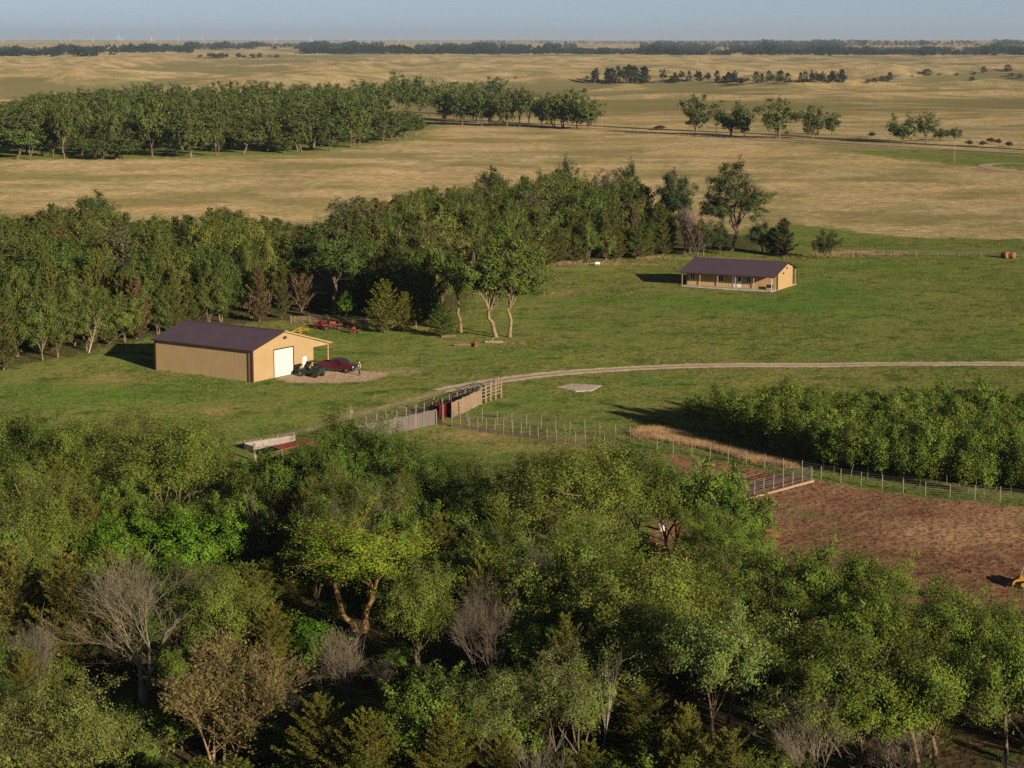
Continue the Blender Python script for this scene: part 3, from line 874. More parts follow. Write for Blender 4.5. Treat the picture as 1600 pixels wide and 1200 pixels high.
front('elm', 1585, 925, 9, 8, MIDG, 'leafy tree under the orange loader at the right edge', 'leafy_tree', keep=(1540, 1600, 930, 990))
front('umbrella', 1130, 945, 10.5, 8.5, GREY, 'greyish thin leaved tree with a lit trunk in a dark gap', 'elm_tree', keep=(1060, 1250, 950, 1120), bark=(0.17, 0.125, 0.08), var=0)
front('wide_elm', 1340, 985, 10, 11, OLIVE, 'olive elm in the lower right part, over the pink leafless bush', 'elm_tree', keep=(1230, 1430, 990, 1110), var=2)
front('umbrella', 1475, 1000, 10, 9, OLIVE, 'olive elm with a pale trunk showing near the lower right corner', 'elm_tree', keep=(1400, 1560, 1010, 1170), bark=(0.17, 0.125, 0.08), var=2)
front('umbrella', 1590, 975, 11, 8, OLIVE, 'olive elm with tall trunk at the right edge of the photo', 'elm_tree', keep=(1540, 1600, 990, 1190), bark=(0.17, 0.125, 0.08), var=3)
front('sparse', 770, 1035, 8, 6.2, GREY, 'pale olive thin tree below the bare tree in the dark gap', 'elm_tree', keep=(715, 830, 1040, 1150), var=1)
front('sparse', 885, 1008, 9, 8, GREY, 'pale olive thin tree with wide crown right of the dark gap', 'elm_tree', keep=(825, 960, 1015, 1150), var=2)
front('snag', 938, 1022, 7, 2.2, OLIVE, 'small dead white stem standing against a dark hollow', 'dead_tree', keep=(925, 950, 1025, 1100), bark=(0.42, 0.36, 0.30), var=1)
front('wide_elm', 90, 1045, 9, 11, GREY, 'olive grey elm filling the lower left corner', 'elm_tree', keep=(0, 215, 1050, 1200))
front('near_cedar', 575, 1112, 7, 5, CEDAR, 'yellowish cedar on the bottom edge, left of the middle', 'cedar_tree', keep=(545, 610, 1115, 1190))
front('near_cedar', 500, 1085, 7, 5, CEDAR, 'olive cedar below the leafless thicket at the bottom', 'cedar_tree', keep=(470, 545, 1090, 1200))
front('near_cedar', 695, 1110, 7, 5, CEDAR, 'olive cedar at the bottom edge in the middle', 'cedar_tree', keep=(660, 730, 1115, 1190))
front('near_cedar', 1140, 1140, 6.5, 4.4, RUSTC, 'golden cedar at the bottom edge under the lit trunk', 'cedar_tree', keep=(1110, 1170, 1142, 1200))
front('near_cedar', 1072, 1100, 7, 3.6, CEDAR, 'slim brownish cedar beside the lit trunk near the bottom', 'cedar_tree', keep=(1050, 1095, 1105, 1180))
front('bare_bush', 1402, 1120, 5, 5, OLIVE, 'pink grey leafless bush at the bottom right', 'bare_bush', 'bush', keep=(1362, 1442, 1125, 1200), bark=(0.22, 0.185, 0.14))
front('bare', 1290, 1085, 7, 6.5, OLIVE, 'leafless branching tree left of the pink bush', 'bare_tree', keep=(1230, 1345, 1090, 1200), bark=(0.24, 0.195, 0.145), var=1)
front('elm', 660, 865, 9, 7.5, OLIVE, 'olive tree directly right of the yellow green spreading tree', 'leafy_tree', keep=(610, 705, 870, 1000))
front('lush', 835, 880, 8, 7, OLIVE, 'olive green round tree below the huge olive elm', 'leafy_tree', keep=(785, 885, 890, 950))
front('elm', 1030, 925, 9, 8, OLIVE, 'olive tree below the white tub of the pen', 'leafy_tree', keep=(975, 1060, 935, 1010))
front('elm', 345, 880, 9, 7, OLIVE, 'olive green tree immediately right of the big bare tree', 'leafy_tree', keep=(300, 395, 885, 985))

for k_, (u_, v_, h_, w_, kd_, lb_) in enumerate([(440, 716, 7.5, 8, 'lush', 'dark leafy tree right in front of the white feed bunk'), (492, 706, 8, 8, 'elm', 'dark leafy tree in front of the red roofed shelter'), (398, 745, 6.5, 5, 'lush', 'small dark tree beside the slim bare grey tree'), (530, 705, 8, 7, 'lush', 'leafy tree below the orange farm implement')]):
    front(kd_, u_, v_, h_, w_, DARK, lb_, 'leafy_tree')
for u_, v_, h_, w_, lb_ in [(1112, 785, 8, 6.5, 'leafy tree below the green tree that stands before the dirt pen'), (1152, 812, 8, 7.5, 'leafy tree left of the rusty trough at the pen border'), (1120, 850, 8, 8, 'leafy tree in the corner below the pen border trees'), (1182, 868, 7, 6.5, 'leafy tree just under the rusty trough'), (1228, 884, 7, 7, 'leafy tree left of the rounded tree at the lower pen edge'), (1068, 884, 7.5, 8, 'leafy tree below the white tub'), (500, 690, 9, 7, 'leafy tree left of the tall tree before the grey boards'), (592, 674, 9.5, 7.5, 'leafy tree right of the tall tree before the grey boards'), (520, 676, 9, 6, 'slim leafy tree shouldering the tall tree before the grey boards'), (680, 708, 8.5, 7, 'dark tree reaching up to the tan grass paddock'), (762, 742, 8, 7, 'dark low tree in the skyline dip below the paddock'), (822, 722, 9, 7, 'dark tree on the left shoulder of the huge olive elm'), (868, 698, 10, 8, 'leafy tree behind the huge olive elm, under the lane posts'), (940, 694, 10, 8, 'leafy tree behind the huge olive elm, under the orange dry grass'), (1045, 728, 9, 7, 'leafy tree at the left corner of the dirt pen'), (105, 668, 10, 8, 'leafy tree on the skyline between two elms at the left'), (165, 658, 10, 8, 'leafy tree rising behind the broad olive elm on its left'), (25, 652, 10, 8, 'leafy tree on the skyline near the left edge'), (292, 664, 10, 8, 'leafy tree rising behind the broad olive elm on its right'), (330, 694, 8, 6, 'low leafy tree at the right flank of the broad olive elm')]:
    front('elm', u_, v_, h_, w_, DARK if 480 < u_ < 840 else MIDG if u_ > 1050 else OLIVE, lb_, 'leafy_tree')
front_sky = sky_at([(-200, 650), (0, 650), (60, 650), (130, 690), (200, 660), (300, 675), (340, 730), (358, 790), (378, 765), (400, 738), (440, 718), (480, 708), (540, 665), (600, 690), (650, 705), (720, 735), (780, 745), (800, 735), (860, 700), (960, 695), (1040, 725), (1060, 770), (1110, 745), (1160, 780), (1185, 870), (1200, 900), (1240, 862), (1330, 862), (1400, 880), (1440, 900), (1500, 912), (1560, 935), (1650, 945), (1900, 960)])
rg = random.Random(77)
def fill_front(n_try, mind):
    made = 0
    near_lm = [('the broad olive elm', 235, 700), ('the big bare tree', 215, 970), ('the yellow green spreading tree', 560, 880), ('the huge olive elm', 900, 780), ('the dark gap', 757, 1000), ('the dirt pen', 1300, 900), ('the lit trunk', 1130, 1040), ('the brownish budding tree', 340, 1110), ('the lower right corner', 1520, 1130), ('the lower left corner', 60, 1130)]
    kinds = [('elm', 0.42, (7.5, 11.5), (8, 12), OLIVE, 'olive leafy tree'), ('elm', 0.16, (7, 11), (7, 11), DARK, 'dark green leafy tree'), ('lush', 0.10, (5, 8), (5, 7.5), MIDG, 'fresh green leafy tree'), ('sparse', 0.13, (7, 10), (6, 8), GREY, 'greyish thin leaved tree'), ('near_cedar', 0.12, (5, 8.5), (3.2, 4.8), CEDAR, 'olive brown cedar'), ('bare', 0.05, (6, 9), (4, 6), OLIVE, 'bare twiggy tree'), ('shrub', 0.04, (3, 4.5), (3.5, 5), MIDG, 'low green shrub')]
    for _ in range(n_try):
        y = rg.uniform(84, 196); x = rg.uniform(-0.27 * y - 9, 0.27 * y + 16)
        r = rg.random(); acc = 0
        for kd in kinds:
            acc += kd[1]
            if r < acc: break
        kind, _p, hr, wr, col, lab = kd
        h, w = rg.uniform(*hr), rg.uniform(*wr)
        z0 = H1(x, y)
        u, v = proj(x, y, z0 + h); s = F / y
        if any(v < front_sky(u + k * w * 0.5 * s) - 5 + 10 * abs(k) for k in (-1, -0.5, 0, 0.5, 1)): continue
        if bool(inpoly(x, y, PEN)): continue
        if any((x - a) ** 2 + (y - b) ** 2 < (mind * (0.5 * (w + ww))) ** 2 for a, b, hh, ww in TREES): continue
        u0, u1, v1 = u - 0.45 * w * s, u + 0.45 * w * s, v + h * s
        if any(y < d and u1 > a + 8 and u0 < b - 8 and v < e - 6 for a, b, c, e, d in KEEP): continue
        lm = min(near_lm, key=lambda q: (q[1] - u) ** 2 + (q[2] - v) ** 2)[0]
        bk = GREYB if kind == 'bare' else rg.choice([(0.17, 0.125, 0.085), (0.22, 0.16, 0.10), (0.14, 0.10, 0.075)])
        nm = {'near_cedar': 'cedar_tree', 'bare': 'bare_tree', 'shrub': 'shrub', 'elm': 'elm_tree', 'sparse': 'elm_tree'}.get(kind, 'leafy_tree')
        tree(kind, x, y, h, w, col, f'{lab} among the woodland around {lm}', f'{lab}s around {lm}', nm, 'shrub' if kind == 'shrub' else 'tree', bk)
        made += 1
    return made
N_FRONT = fill_front(16000, 0.54)
def fill_under(n):
    made = 0
    for _ in range(6000):
        if made >= n: break
        y = rg.uniform(90, 172); x = rg.uniform(-0.27 * y - 4, 0.27 * y + 4)
        h, w = rg.uniform(1.6, 3.4), rg.uniform(2.5, 4.5)
        u, v = proj(x, y, H1(x, y) + h); s = F / y
        if v < front_sky(u) + 60 or bool(inpoly(x, y, PEN)): continue
        if any((x - a) ** 2 + (y - b) ** 2 < 2.2 ** 2 for a, b, hh, ww in TREES): continue
        if any(y < d and a < u < b and v < e - 6 for a, b, c, e, d in KEEP): continue
        kind, col = rg.choice([('shrub', DARK), ('shrub', MIDG), ('shrub', OLIVE), ('bare_bush', GREY), ('shrub', BUD)])
        bb = kind == 'bare_bush'
        tree(kind, x, y, h, w, col, 'low leafless brush growing beneath the front woodland trees' if bb else 'low leafy undergrowth shrub beneath the front woodland trees', 'leafless brush under the front woodland' if bb else 'undergrowth shrubs of the front woodland', 'bare_bush' if bb else 'shrub', 'bush' if bb else 'shrub', GREYB)
        made += 1
fill_under(180)

# ------------------------------------------------------------------ young plantation right of the lane
PLANT = [g(1046, 650)] + [g(1060, 664), g(1140, 695), g(1270, 737), g(1400, 758), g(1600, 783), g(1750, 800)] + [(72, 216), (70, 229), (40, 230), (19, 238)]
def plantation():
    r2 = random.Random(9)
    n = 0
    a = math.radians(-38)
    ca, sa_ = math.cos(a), math.sin(a)
    spots = []
    for i in range(-60, 61):
        for j in range(-60, 61):
            p, q = i * 1.75, j * 2.7
            x, y = 45 + ca * p - sa_ * q + r2.uniform(-.35, .35), 215 + sa_ * p + ca * q + r2.uniform(-.35, .35)
            if bool(inpoly(x, y, PLANT)): spots.append((x, y))
    spots.sort(key=lambda s: s[1])
    for x, y in spots[:298]:
        edge = y < 198 or x < 22
        h = r2.choice([r2.uniform(4.2, 5.6), r2.uniform(3.4, 6.3)]) * (0.8 if x < 23 else 1)
        tree('sapling', x, y, h, r2.uniform(2.4, 3.3), (0.132, 0.192, 0.032), 'slender young green tree in the dense planted block right of the lane', 'young trees of the planted block', 'young_tree', 'tree', (0.22, 0.165, 0.12), sub=0.05, cull=False)
plantation()

# ------------------------------------------------------------------ the windbreak behind the shed
def mid(kind, u, v, h, w, col, label, name='tree', base=False, cat='tree', bark=(0.15, 0.11, 0.08), var=None, rz=None, keep=None):
    x, y = at_base(u, v) if base else at_top(u, v, h)
    tree(kind, x, y, h, w, col, label, None, name, cat, bark, var, rz)
    if keep: KEEPM.append((*keep, y))
KEEPM = []
mid('cottonwood', 776, 527, 17.0, 15, (0.105, 0.15, 0.034), 'tall cottonwood with pale twin trunks, foremost in the lawn', 'cottonwood_tree', True, bark=(0.25, 0.19, 0.12), var=0, keep=(690, 865, 345, 527))
mid('cottonwood', 797, 527, 13.5, 11.5, (0.105, 0.15, 0.034), 'leaning cottonwood with pale trunk close to its taller twin', 'cottonwood_tree', True, bark=(0.26, 0.20, 0.125), var=1)
mid('cottonwood', 720, 520, 16.5, 12, (0.095, 0.135, 0.03), 'cottonwood left of the pale twin trunks, its foot in the shade', 'cottonwood_tree', True, bark=(0.20, 0.15, 0.09), var=2)
mid('cottonwood', 522, 490, 17.5, 15, (0.07, 0.115, 0.03), 'large dark cottonwood with bent trunk behind the shed lean-to', 'cottonwood_tree', True, bark=(0.17, 0.12, 0.08), var=3, keep=(475, 600, 345, 490))
mid('cottonwood', 1143, 392, 18.5, 17.5, (0.065, 0.09, 0.03), 'lone spreading cottonwood behind the ranch house', 'cottonwood_tree', True, bark=(0.15, 0.11, 0.08), var=0, rz=1.2, keep=(1092, 1215, 250, 392))
mid('mid_leafy', 1058, 268, 14, 9.5, (0.04, 0.075, 0.028), 'dark blue green tree left of the lone spreading cottonwood', 'leafy_tree', keep=(1030, 1095, 268, 315))
mid('mid_cedar', 600, 520, 8, 5.5, CEDAR, 'olive cedar at the lawn edge, left of the shaded cottonwood', 'cedar_tree', True, keep=(570, 645, 445, 520))
mid('mid_cedar', 632, 518, 6, 4, CEDAR, 'smaller olive cedar leaning on the lawn edge cedar', 'cedar_tree', True)
mid('mid_cedar', 692, 526, 5, 4.6, DARK, 'dark bushy cedar at the foot of the shaded cottonwood', 'cedar_tree', True)
mid('mid_cedar', 405, 503, 8.6, 4.2, (0.16, 0.115, 0.045), 'tan dying cedar behind the shed roof', 'cedar_tree', True, keep=(385, 425, 415, 500))
mid('mid_cedar', 440, 498, 9.4, 3.2, (0.075, 0.085, 0.025), 'narrow pointed cedar right of the tan dying cedar', 'cedar_tree', True, keep=(425, 460, 400, 495))
mid('shrub', 540, 498, 4.2, 3.2, VIVID, 'bright green bush at the foot of the large dark cottonwood', 'shrub', True, 'shrub')
mid('mid_leafy', 1290, 406, 6.3, 6.0, (0.055, 0.075, 0.024), 'dark round cedar standing alone right of the house', 'cedar_tree', True)
mid('mid_cedar', 1224, 400, 7.6, 5.2, (0.055, 0.068, 0.022), 'dark cedar behind the right gable of the house', 'cedar_tree', True)
mid('mid_leafy', 1190, 396, 6.8, 8, (0.06, 0.09, 0.03), 'round green bushy tree behind the house roof', 'leafy_tree', True)
mid('mid_cedar', 1208, 398, 5.5, 4.5, (0.05, 0.06, 0.02), 'low dark cedar between round bushy tree and house gable', 'cedar_tree', True)
mid('mid_leafy', 1125, 397, 6.5, 7, (0.05, 0.07, 0.025), 'dark scrubby tree below the lone spreading cottonwood', 'leafy_tree', True)
mid('mid_leafy', 1100, 400, 8.0, 6, (0.05, 0.07, 0.025), 'dark scrubby tree beside the leafless pinkish thicket', 'leafy_tree', True)
for k, (u, v, hh) in enumerate([(1078, 399, 8.5), (1070, 397, 10.0), (1090, 401, 6.0)]):
    mid('mid_bare', u, v, hh, 4.5, OLIVE, ['pinkish leafless shrub in the middle of the thicket left of the house', 'tallest pinkish leafless shrub beside the windbreak end', 'lowest pinkish leafless shrub nearest the house roof'][k], 'bare_bush', True, 'bush', (0.22, 0.165, 0.13))
mid('snag', 138, 552, 6.5, 4.0, OLIVE, 'leaning pale dead trunk left of the shed', 'dead_tree', True, bark=(0.46, 0.36, 0.25), keep=(128, 160, 500, 550))
mid('mid_sparse', 955, 262, 14, 8, (0.11, 0.10, 0.045), 'half bare tree on the crest of the windbreak', 'leafy_tree', keep=(930, 985, 265, 285), bark=(0.3, 0.22, 0.18))
mid('mid_leafy', 985, 250, 14, 8.5, (0.055, 0.095, 0.028), 'leafy green tree at the right end of the windbreak crest', 'leafy_tree', keep=(955, 1015, 250, 272))
mid('mid_leafy', 885, 245, 15, 9.5, (0.055, 0.085, 0.028), 'highest leafy tree of the windbreak crest', 'leafy_tree', keep=(850, 925, 245, 268))
mid('mid_leafy', 770, 262, 14, 10, (0.06, 0.08, 0.028), 'broad dark tree on the windbreak crest, left of the highest', 'leafy_tree')
mid('mid_leafy', 150, 300, 13, 11, (0.065, 0.09, 0.026), 'broad green tree topping the left part of the windbreak', 'leafy_tree', keep=(95, 205, 300, 322))
mid('mid_sparse', 545, 305, 13, 8, (0.10, 0.09, 0.045), 'half bare brownish tree on the windbreak crest above the dark cottonwood', 'leafy_tree', bark=(0.28, 0.2, 0.16))

mid_sky = sky_at([(-200, 310), (0, 312), (40, 330), (60, 308), (130, 302), (190, 308), (230, 334), (280, 326), (350, 312), (400, 322), (440, 332), (470, 342), (500, 332), (530, 305), (590, 296), (625, 292), (650, 276), (700, 282), (770, 262), (800, 258), (850, 252), (880, 248), (930, 254), (980, 254), (1012, 262), (1035, 300), (1074, 318), (1082, 420)])
rm = random.Random(31)
def mid_label(u, v, kind):
    what = {'mid_leafy': 'leafy olive tree', 'mid_cedar': 'olive brown cedar', 'mid_sparse': 'thin half bare tree'}[kind]
    where = 'behind the shed' if 230 < u < 470 else 'left of the shed' if u <= 230 else 'around the large dark cottonwood' if u < 640 else 'behind the pale twin trunks' if u < 850 else 'left of the house'
    return f'{what} in the windbreak {where}', f'{what}s of the windbreak {where}'
def fill_mid():
    # front rows, mostly cedars
    edge = np.array(BELT[:15])
    seg = np.hypot(*np.diff(edge, axis=0).T); cum = np.concatenate([[0], np.cumsum(seg)])
    for row in range(3):
        t = rm.uniform(0, 3)
        while t < cum[-1]:
            ex, ey = np.interp(t, cum, edge[:, 0]), np.interp(t, cum, edge[:, 1])
            t += rm.uniform(2.8, 4.6)
            x, y = ex - 1.0 - 0.8 * row + rm.uniform(-1, 1), ey + 2.0 + row * 4.0 + rm.uniform(-1.2, 1.2)
            u, v = proj(x, y, H1(x, y))
            if 655 < u < 830 and v > 428 + (830 - u) * 0.3: continue
            ced = rm.random() < (0.8 if u > 840 else 0.5 if u > 160 else 0.22)
            kind = 'mid_cedar' if ced else 'mid_leafy'
            h = (rm.uniform(6.5, 10.5) if u > 840 else rm.uniform(7.5, 13)) * (0.8 if row == 0 else 1.0)
            w = rm.uniform(3.6, 5.4) if ced else rm.uniform(5.5, 8)
            put_mid(kind, x, y, h, w, 0.42)
    for _ in range(9000):
        y = rm.uniform(270, 480); x = rm.uniform(-0.33 * y - 6, 34)
        if not bool(inpoly(x, y, BELT)): continue
        kind = rm.choices(['mid_leafy', 'mid_cedar', 'mid_sparse'], [0.72, 0.20, 0.08])[0]
        h = rm.uniform(9, 14) if kind != 'mid_cedar' else rm.uniform(9, 13)
        w = rm.uniform(8, 12.5) if kind != 'mid_cedar' else rm.uniform(4.5, 6.2)
        put_mid(kind, x, y, h, w, 0.58 if x > 0 else 0.66)
def put_mid(kind, x, y, h, w, mind):
    u, v = proj(x, y, H1(x, y) + h); s = F / y
    for _ in range(6):
        if all(v >= mid_sky(u + k * w * 0.45 * s) + 2 + (x * 7.3 % 1) * 14 for k in (-1, 0, 1)): break
        h *= 0.9
        u, v = proj(x, y, H1(x, y) + h)
    else: return
    if any((x - a) ** 2 + (y - b) ** 2 < (mind * 0.5 * (w + ww)) ** 2 for a, b, hh, ww in TREES): return
    u0, u1, vb = u - 0.4 * w * s, u + 0.4 * w * s, v + h * s
    if any(y < d and u1 > a + 4 and u0 < b - 4 and v < e - 4 and vb > c for a, b, c, e, d in KEEPM): return
    lab, grp = mid_label(u, v, kind)
    k = rm.random()
    col = {'mid_leafy': (0.095, 0.125, 0.030), 'mid_cedar': MIDC, 'mid_sparse': (0.100, 0.118, 0.036)}[kind]
    if kind == 'mid_leafy': col = tuple(c + (d - c) * k for c, d in zip((0.072, 0.118, 0.026), (0.140, 0.158, 0.038)))
    if kind == 'mid_cedar' and k > 0.95: col = (0.14, 0.10, 0.045)
    tree(kind, x, y, h, w, col, lab, grp, 'cedar_tree' if kind == 'mid_cedar' else 'windbreak_tree', 'tree', (0.2, 0.15, 0.11))
fill_mid()

# ------------------------------------------------------------------ the cottonwood grove in the prairie and the lone trees
FARC = (0.088, 0.122, 0.030)
def far(kind, u, v0, v1, wpx, label, group=None, col=FARC, name='cottonwood_tree', bark=(0.16, 0.12, 0.085), cat='tree'):
    """top at pixel row v0, foot at row v1, crown wpx pixels wide"""
    x, y = at_base(u, v1)
    s = F / y
    tree(kind, x, y, (v1 - v0) / s, wpx * (1.3 if kind == 'far_tree' else 1) / s, col, label, group, name, cat, bark)
far_sky = sky_at([(-200, 160), (0, 156), (40, 146), (70, 137), (120, 133), (155, 124), (190, 131), (230, 124), (260, 126), (300, 119), (350, 117), (400, 122), (440, 117), (470, 128), (500, 118), (560, 116), (590, 111), (604, 122), (612, 170), (640, 172), (668, 178), (676, 210), (700, 260)])
rf = random.Random(13)
def fill_far():
    made = 0
    front_px = [(-60, 252), (0, 250), (90, 250), (190, 250), (300, 247), (400, 243), (490, 240), (560, 233), (620, 223), (668, 216)]
    fp = np.array(front_px)
    u = -50
    pts = []
    while u < 668:
        pts.append(g(u, np.interp(u, fp[:, 0], fp[:, 1]) - rf.uniform(-1, 9))); u += rf.uniform(12, 46)
    poly = G(front_px) + G([(650, 190), (600, 176)]) + [(-65, 1250), (-360, 1250)]
    for _ in range(6000):
        y = rf.uniform(700, 1200); x = rf.uniform(-0.275 * y, -0.03 * y)
        if bool(inpoly(x, y, poly)): pts.append((x, y))
    near = []
    for i, (x, y) in enumerate(pts):
        h, w = rf.uniform(13, 22), rf.choice([rf.uniform(9, 14), rf.uniform(14, 23)])
        if any((x - a) ** 2 + (y - b) ** 2 < (11.5 if y < 900 else 13.5) ** 2 for a, b in near) and i > 24: continue
        u, v = proj(x, y, H1(x, y) + h); s = F / y
        k = 0; up_ = rf.choice([0, 1, 6, 14])
        if i < 26: h *= rf.choice([0.55, 0.8, 1, 1])
        while k < 7 and any(v < far_sky(u + q * w * 0.4 * s) + up_ for q in (-1, 0, 1)):
            h *= 0.92; u, v = proj(x, y, H1(x, y) + h); k += 1
        if k == 7 or h < 8: continue
        near.append((x, y))
        lm = 'left end' if u < 170 else 'middle' if u < 430 else 'right end'
        fr = 'front row' if i < 24 else 'inner rows'
        tree('far_tree', x, y, h, w, FARC, f'tall green cottonwood in the {fr}, {lm} of the prairie grove', f'cottonwoods in the {fr}, {lm} of the prairie grove', 'cottonwood_tree', 'tree', (0.19, 0.14, 0.095))
        made += 1
        if made > 280: break
fill_far()
for i, (u, v0, v1, w) in enumerate([(623, 112, 170, 34), (655, 120, 190, 42), (640, 172, 216, 26), (694, 130, 195, 36), (722, 133, 196, 36), (752, 140, 197, 38), (735, 128, 180, 30), (774, 120, 150, 34), (792, 138, 198, 36), (812, 136, 198, 30), (846, 148, 199, 22), (880, 140, 200, 46), (860, 146, 196, 30), (920, 152, 202, 40), (765, 142, 196, 26), (700, 142, 188, 30), (672, 125, 182, 36), (635, 124, 186, 36), (712, 128, 188, 40), (742, 132, 192, 38), (826, 140, 199, 30), (866, 150, 200, 34), (902, 146, 201, 34), (782, 136, 194, 36), (605, 128, 178, 36)]):
    lab = {0: 'leftmost cottonwood of the roadside row, apart from the grove', 7: 'lone round tree standing high behind the roadside row', 13: 'last cottonwood at the right end of the roadside row', 2: 'small cottonwood at the right corner of the prairie grove', 11: 'widest cottonwood near the right end of the roadside row'}.get(i)
    far('far_tree', u, v0, v1, w, lab or 'green cottonwood in the close roadside row right of the grove', None if lab else 'cottonwoods of the roadside row')
for u, v0, v1, w, lab in [(1087, 148, 208, 42, 'dense upright cottonwood, first of the scattered roadside trees'), (1142, 158, 212, 46, 'broad cottonwood right of the dense upright one'), (1163, 170, 213, 30, 'smaller cottonwood touching the broad one'), (1183, 166, 181, 14, 'tiny tree hanging between two roadside cottonwoods'), (1213, 154, 216, 46, 'tall flat topped cottonwood behind a white pole'), (1244, 174, 192, 22, 'low side tree right of the flat topped cottonwood'), (1270, 166, 218, 40, 'ragged cottonwood with a pointed crown'), (1300, 176, 210, 30, 'small open cottonwood right of the pointed one'), (1411, 178, 224, 38, 'leafy cottonwood, left one of the right hand pair'), (1447, 175, 223, 34, 'round crowned cottonwood, right one of the right hand pair'), (1470, 201, 222, 22, 'low bushy tree beside the right hand pair'), (1490, 200, 221, 24, 'low bushy tree beside a white pole at the right')]:
    far('far_tree', u, v0, v1, w, lab)
far('shrub', 1030, 196, 203, 22, 'dark reddish bush on the roadside left of the scattered trees', None, (0.08, 0.045, 0.04), 'bush', cat='bush')
for u, v in [(1362, 215), (1515, 228), (1535, 229), (1560, 226), (1577, 230), (1548, 224)]:
    far('shrub', u, v - 9, v, 15, 'small dark bush scattered on the verge beyond the road', 'dark bushes beyond the road', (0.06, 0.06, 0.03), 'bush', cat='bush')
rc = random.Random(3)
for k in range(26):
    u = rc.uniform(928, 1018); c = 1 - abs(u - 985) / 95
    far('distant_cedar' if rc.random() < .6 else 'distant_tree', u, rc.uniform(101, 106) + 12 * (1 - c) * rc.uniform(.5, 1), rc.uniform(128, 132), rc.uniform(12, 19), 'dark cedar of the dense grove on the sandhills', 'cedars of the sandhill grove', (0.040, 0.052, 0.024), 'cedar_tree')
for k in range(46):
    u = rc.uniform(1034, 1330); hh = rc.uniform(8, 20) if not (1150 < u < 1180) else 6
    far('distant_cedar' if rc.random() < .6 else 'distant_tree', u, 128 - hh, rc.uniform(127, 131), rc.uniform(9, 16), 'dark tree in the long uneven row on the sandhills', 'trees of the long sandhill row', (0.042, 0.052, 0.026), 'row_tree')
for u, v, hh in [(1356, 130, 6), (1366, 129, 7), (1378, 128, 9), (1390, 126, 13), (1384, 128, 9)]:
    far('distant_cedar', u, v - hh, v, 12, 'dark cedar in the short row right of the long one', 'cedars of the short sandhill row', (0.042, 0.052, 0.026), 'cedar_tree')
for u, v, hh, w in [(1447, 118, 10, 20), (1537, 114, 10, 13), (1575, 112, 11, 16), (1594, 122, 6, 12), (1519, 126, 6, 12), (1522, 117, 4, 8), (1495, 118, 4, 7), (918, 123, 5, 9), (913, 144, 6, 9), (1580, 119, 5, 14), (1425, 120, 3, 6), (1468, 118, 4, 7), (806, 123, 3, 6)]:
    far('distant_cedar', u, v - hh, v, w, 'single dark bush dotting the open sandhills', 'lone bushes on the sandhills', (0.048, 0.055, 0.028), 'bush', cat='bush')
for k in range(22):
    u = rc.uniform(312, 440)
    far('distant_tree', u, 91 - rc.uniform(4, 9), rc.uniform(90, 92.5), rc.uniform(6, 11), 'dark tree of the small distant grove on the tan plain', 'trees of the small distant grove', (0.045, 0.055, 0.03), 'grove_tree')

plant_trees()

# far woods that read as one mass: many small crowns of leaf clumps
def far_wood(name, label, spans, hgt=(9, 16), seed=1, col=(0.020, 0.034, 0.022)):
    rng = np.random.default_rng(seed)
    P, D, SZ = [], [], []
    V, Q, off = [], [], 0
    for u0, u1, va, vb, n in spans:
        for _ in range(int(n * 1.4)):
            u, v = rng.uniform(u0, u1), rng.uniform(va, vb)
            if float(vnoise(u / 34, v / 4, 50)) + 0.5 * float(vnoise(u / 9, v / 2, 51)) < -0.30: continue
            x, y = g(u, v)
            h = rng.uniform(*hgt) * (0.75 + 0.9 * max(0, float(vnoise(u / 25, 3, 52)) + .3)); w = h * rng.uniform(0.7, 1.2)
            z = H1(x, y)
            m = 26
            d = rng.normal(0, 1, (m, 3)); d /= np.linalg.norm(d, axis=1)[:, None]
            p = np.array([x, y, z + h * 0.52]) + d * np.array([w / 2, w / 2, h * 0.46]) * rng.uniform(0.6, 1, (m, 1))
            lv, lq = leaves(rng, p, d + rng.normal(0, .6, (m, 3)), h * 0.42, 0.8)
            V.append(lv); Q.append(lq + off); off += len(lv)
    me = mesh_np(name, np.concatenate(V), [np.concatenate(Q)], [LEAF])
    o = link(name, me); o.color = (*col, 1)
    tag(o, label, 'wood', None, 'stuff')
far_wood('distant_woods', 'dark band of distant woods along the horizon', [
    (-150, 180, 78, 88, 520), (180, 300, 77, 82, 110), (290, 560, 70, 77, 420), (470, 660, 79, 84.5, 220), (650, 830, 72, 85, 620), (830, 1010, 80, 85, 260), (850, 900, 72, 78, 60),
    (1000, 1320, 72, 86, 1000), (1320, 1750, 77, 86, 900), (750, 1750, 66, 68.5, 500), (1000, 1300, 68, 73, 260), (1300, 1750, 69, 71.5, 200), (500, 600, 72, 75, 40)])

# tall dry grass and turf tufts
def tufts(name, label, pos, hgt, col, seed, per=5, cat='grass', wid=0.05, lean=0.35):
    rng = np.random.default_rng(seed)
    n = len(pos)
    x = np.repeat(pos[:, 0], per) + rng.normal(0, 0.12, n * per); y = np.repeat(pos[:, 1], per) + rng.normal(0, 0.12, n * per)
    z = terrain(x, y)
    m = len(x)
    a = rng.uniform(0, 6.28, m); h = hgt * rng.uniform(0.5, 1.3, m)
    dx, dy = np.cos(a) * wid / 2, np.sin(a) * wid / 2
    lx, ly = rng.normal(0, lean, m) * h - 0.1 * h, rng.normal(0, lean, m) * h
    V = np.stack([np.stack([x - dx, y - dy, z - 0.03], -1), np.stack([x + dx, y + dy, z - 0.03], -1), np.stack([x + lx, y + ly, z + h], -1)], 1).reshape(-1, 3)
    me = mesh_np(name, V, [np.arange(3 * m).reshape(m, 3)], [LEAF])
    o = link(name, me); o.color = (*col, 1)
    return tag(o, label, cat, None, 'stuff')
rgn = np.random.default_rng(4)
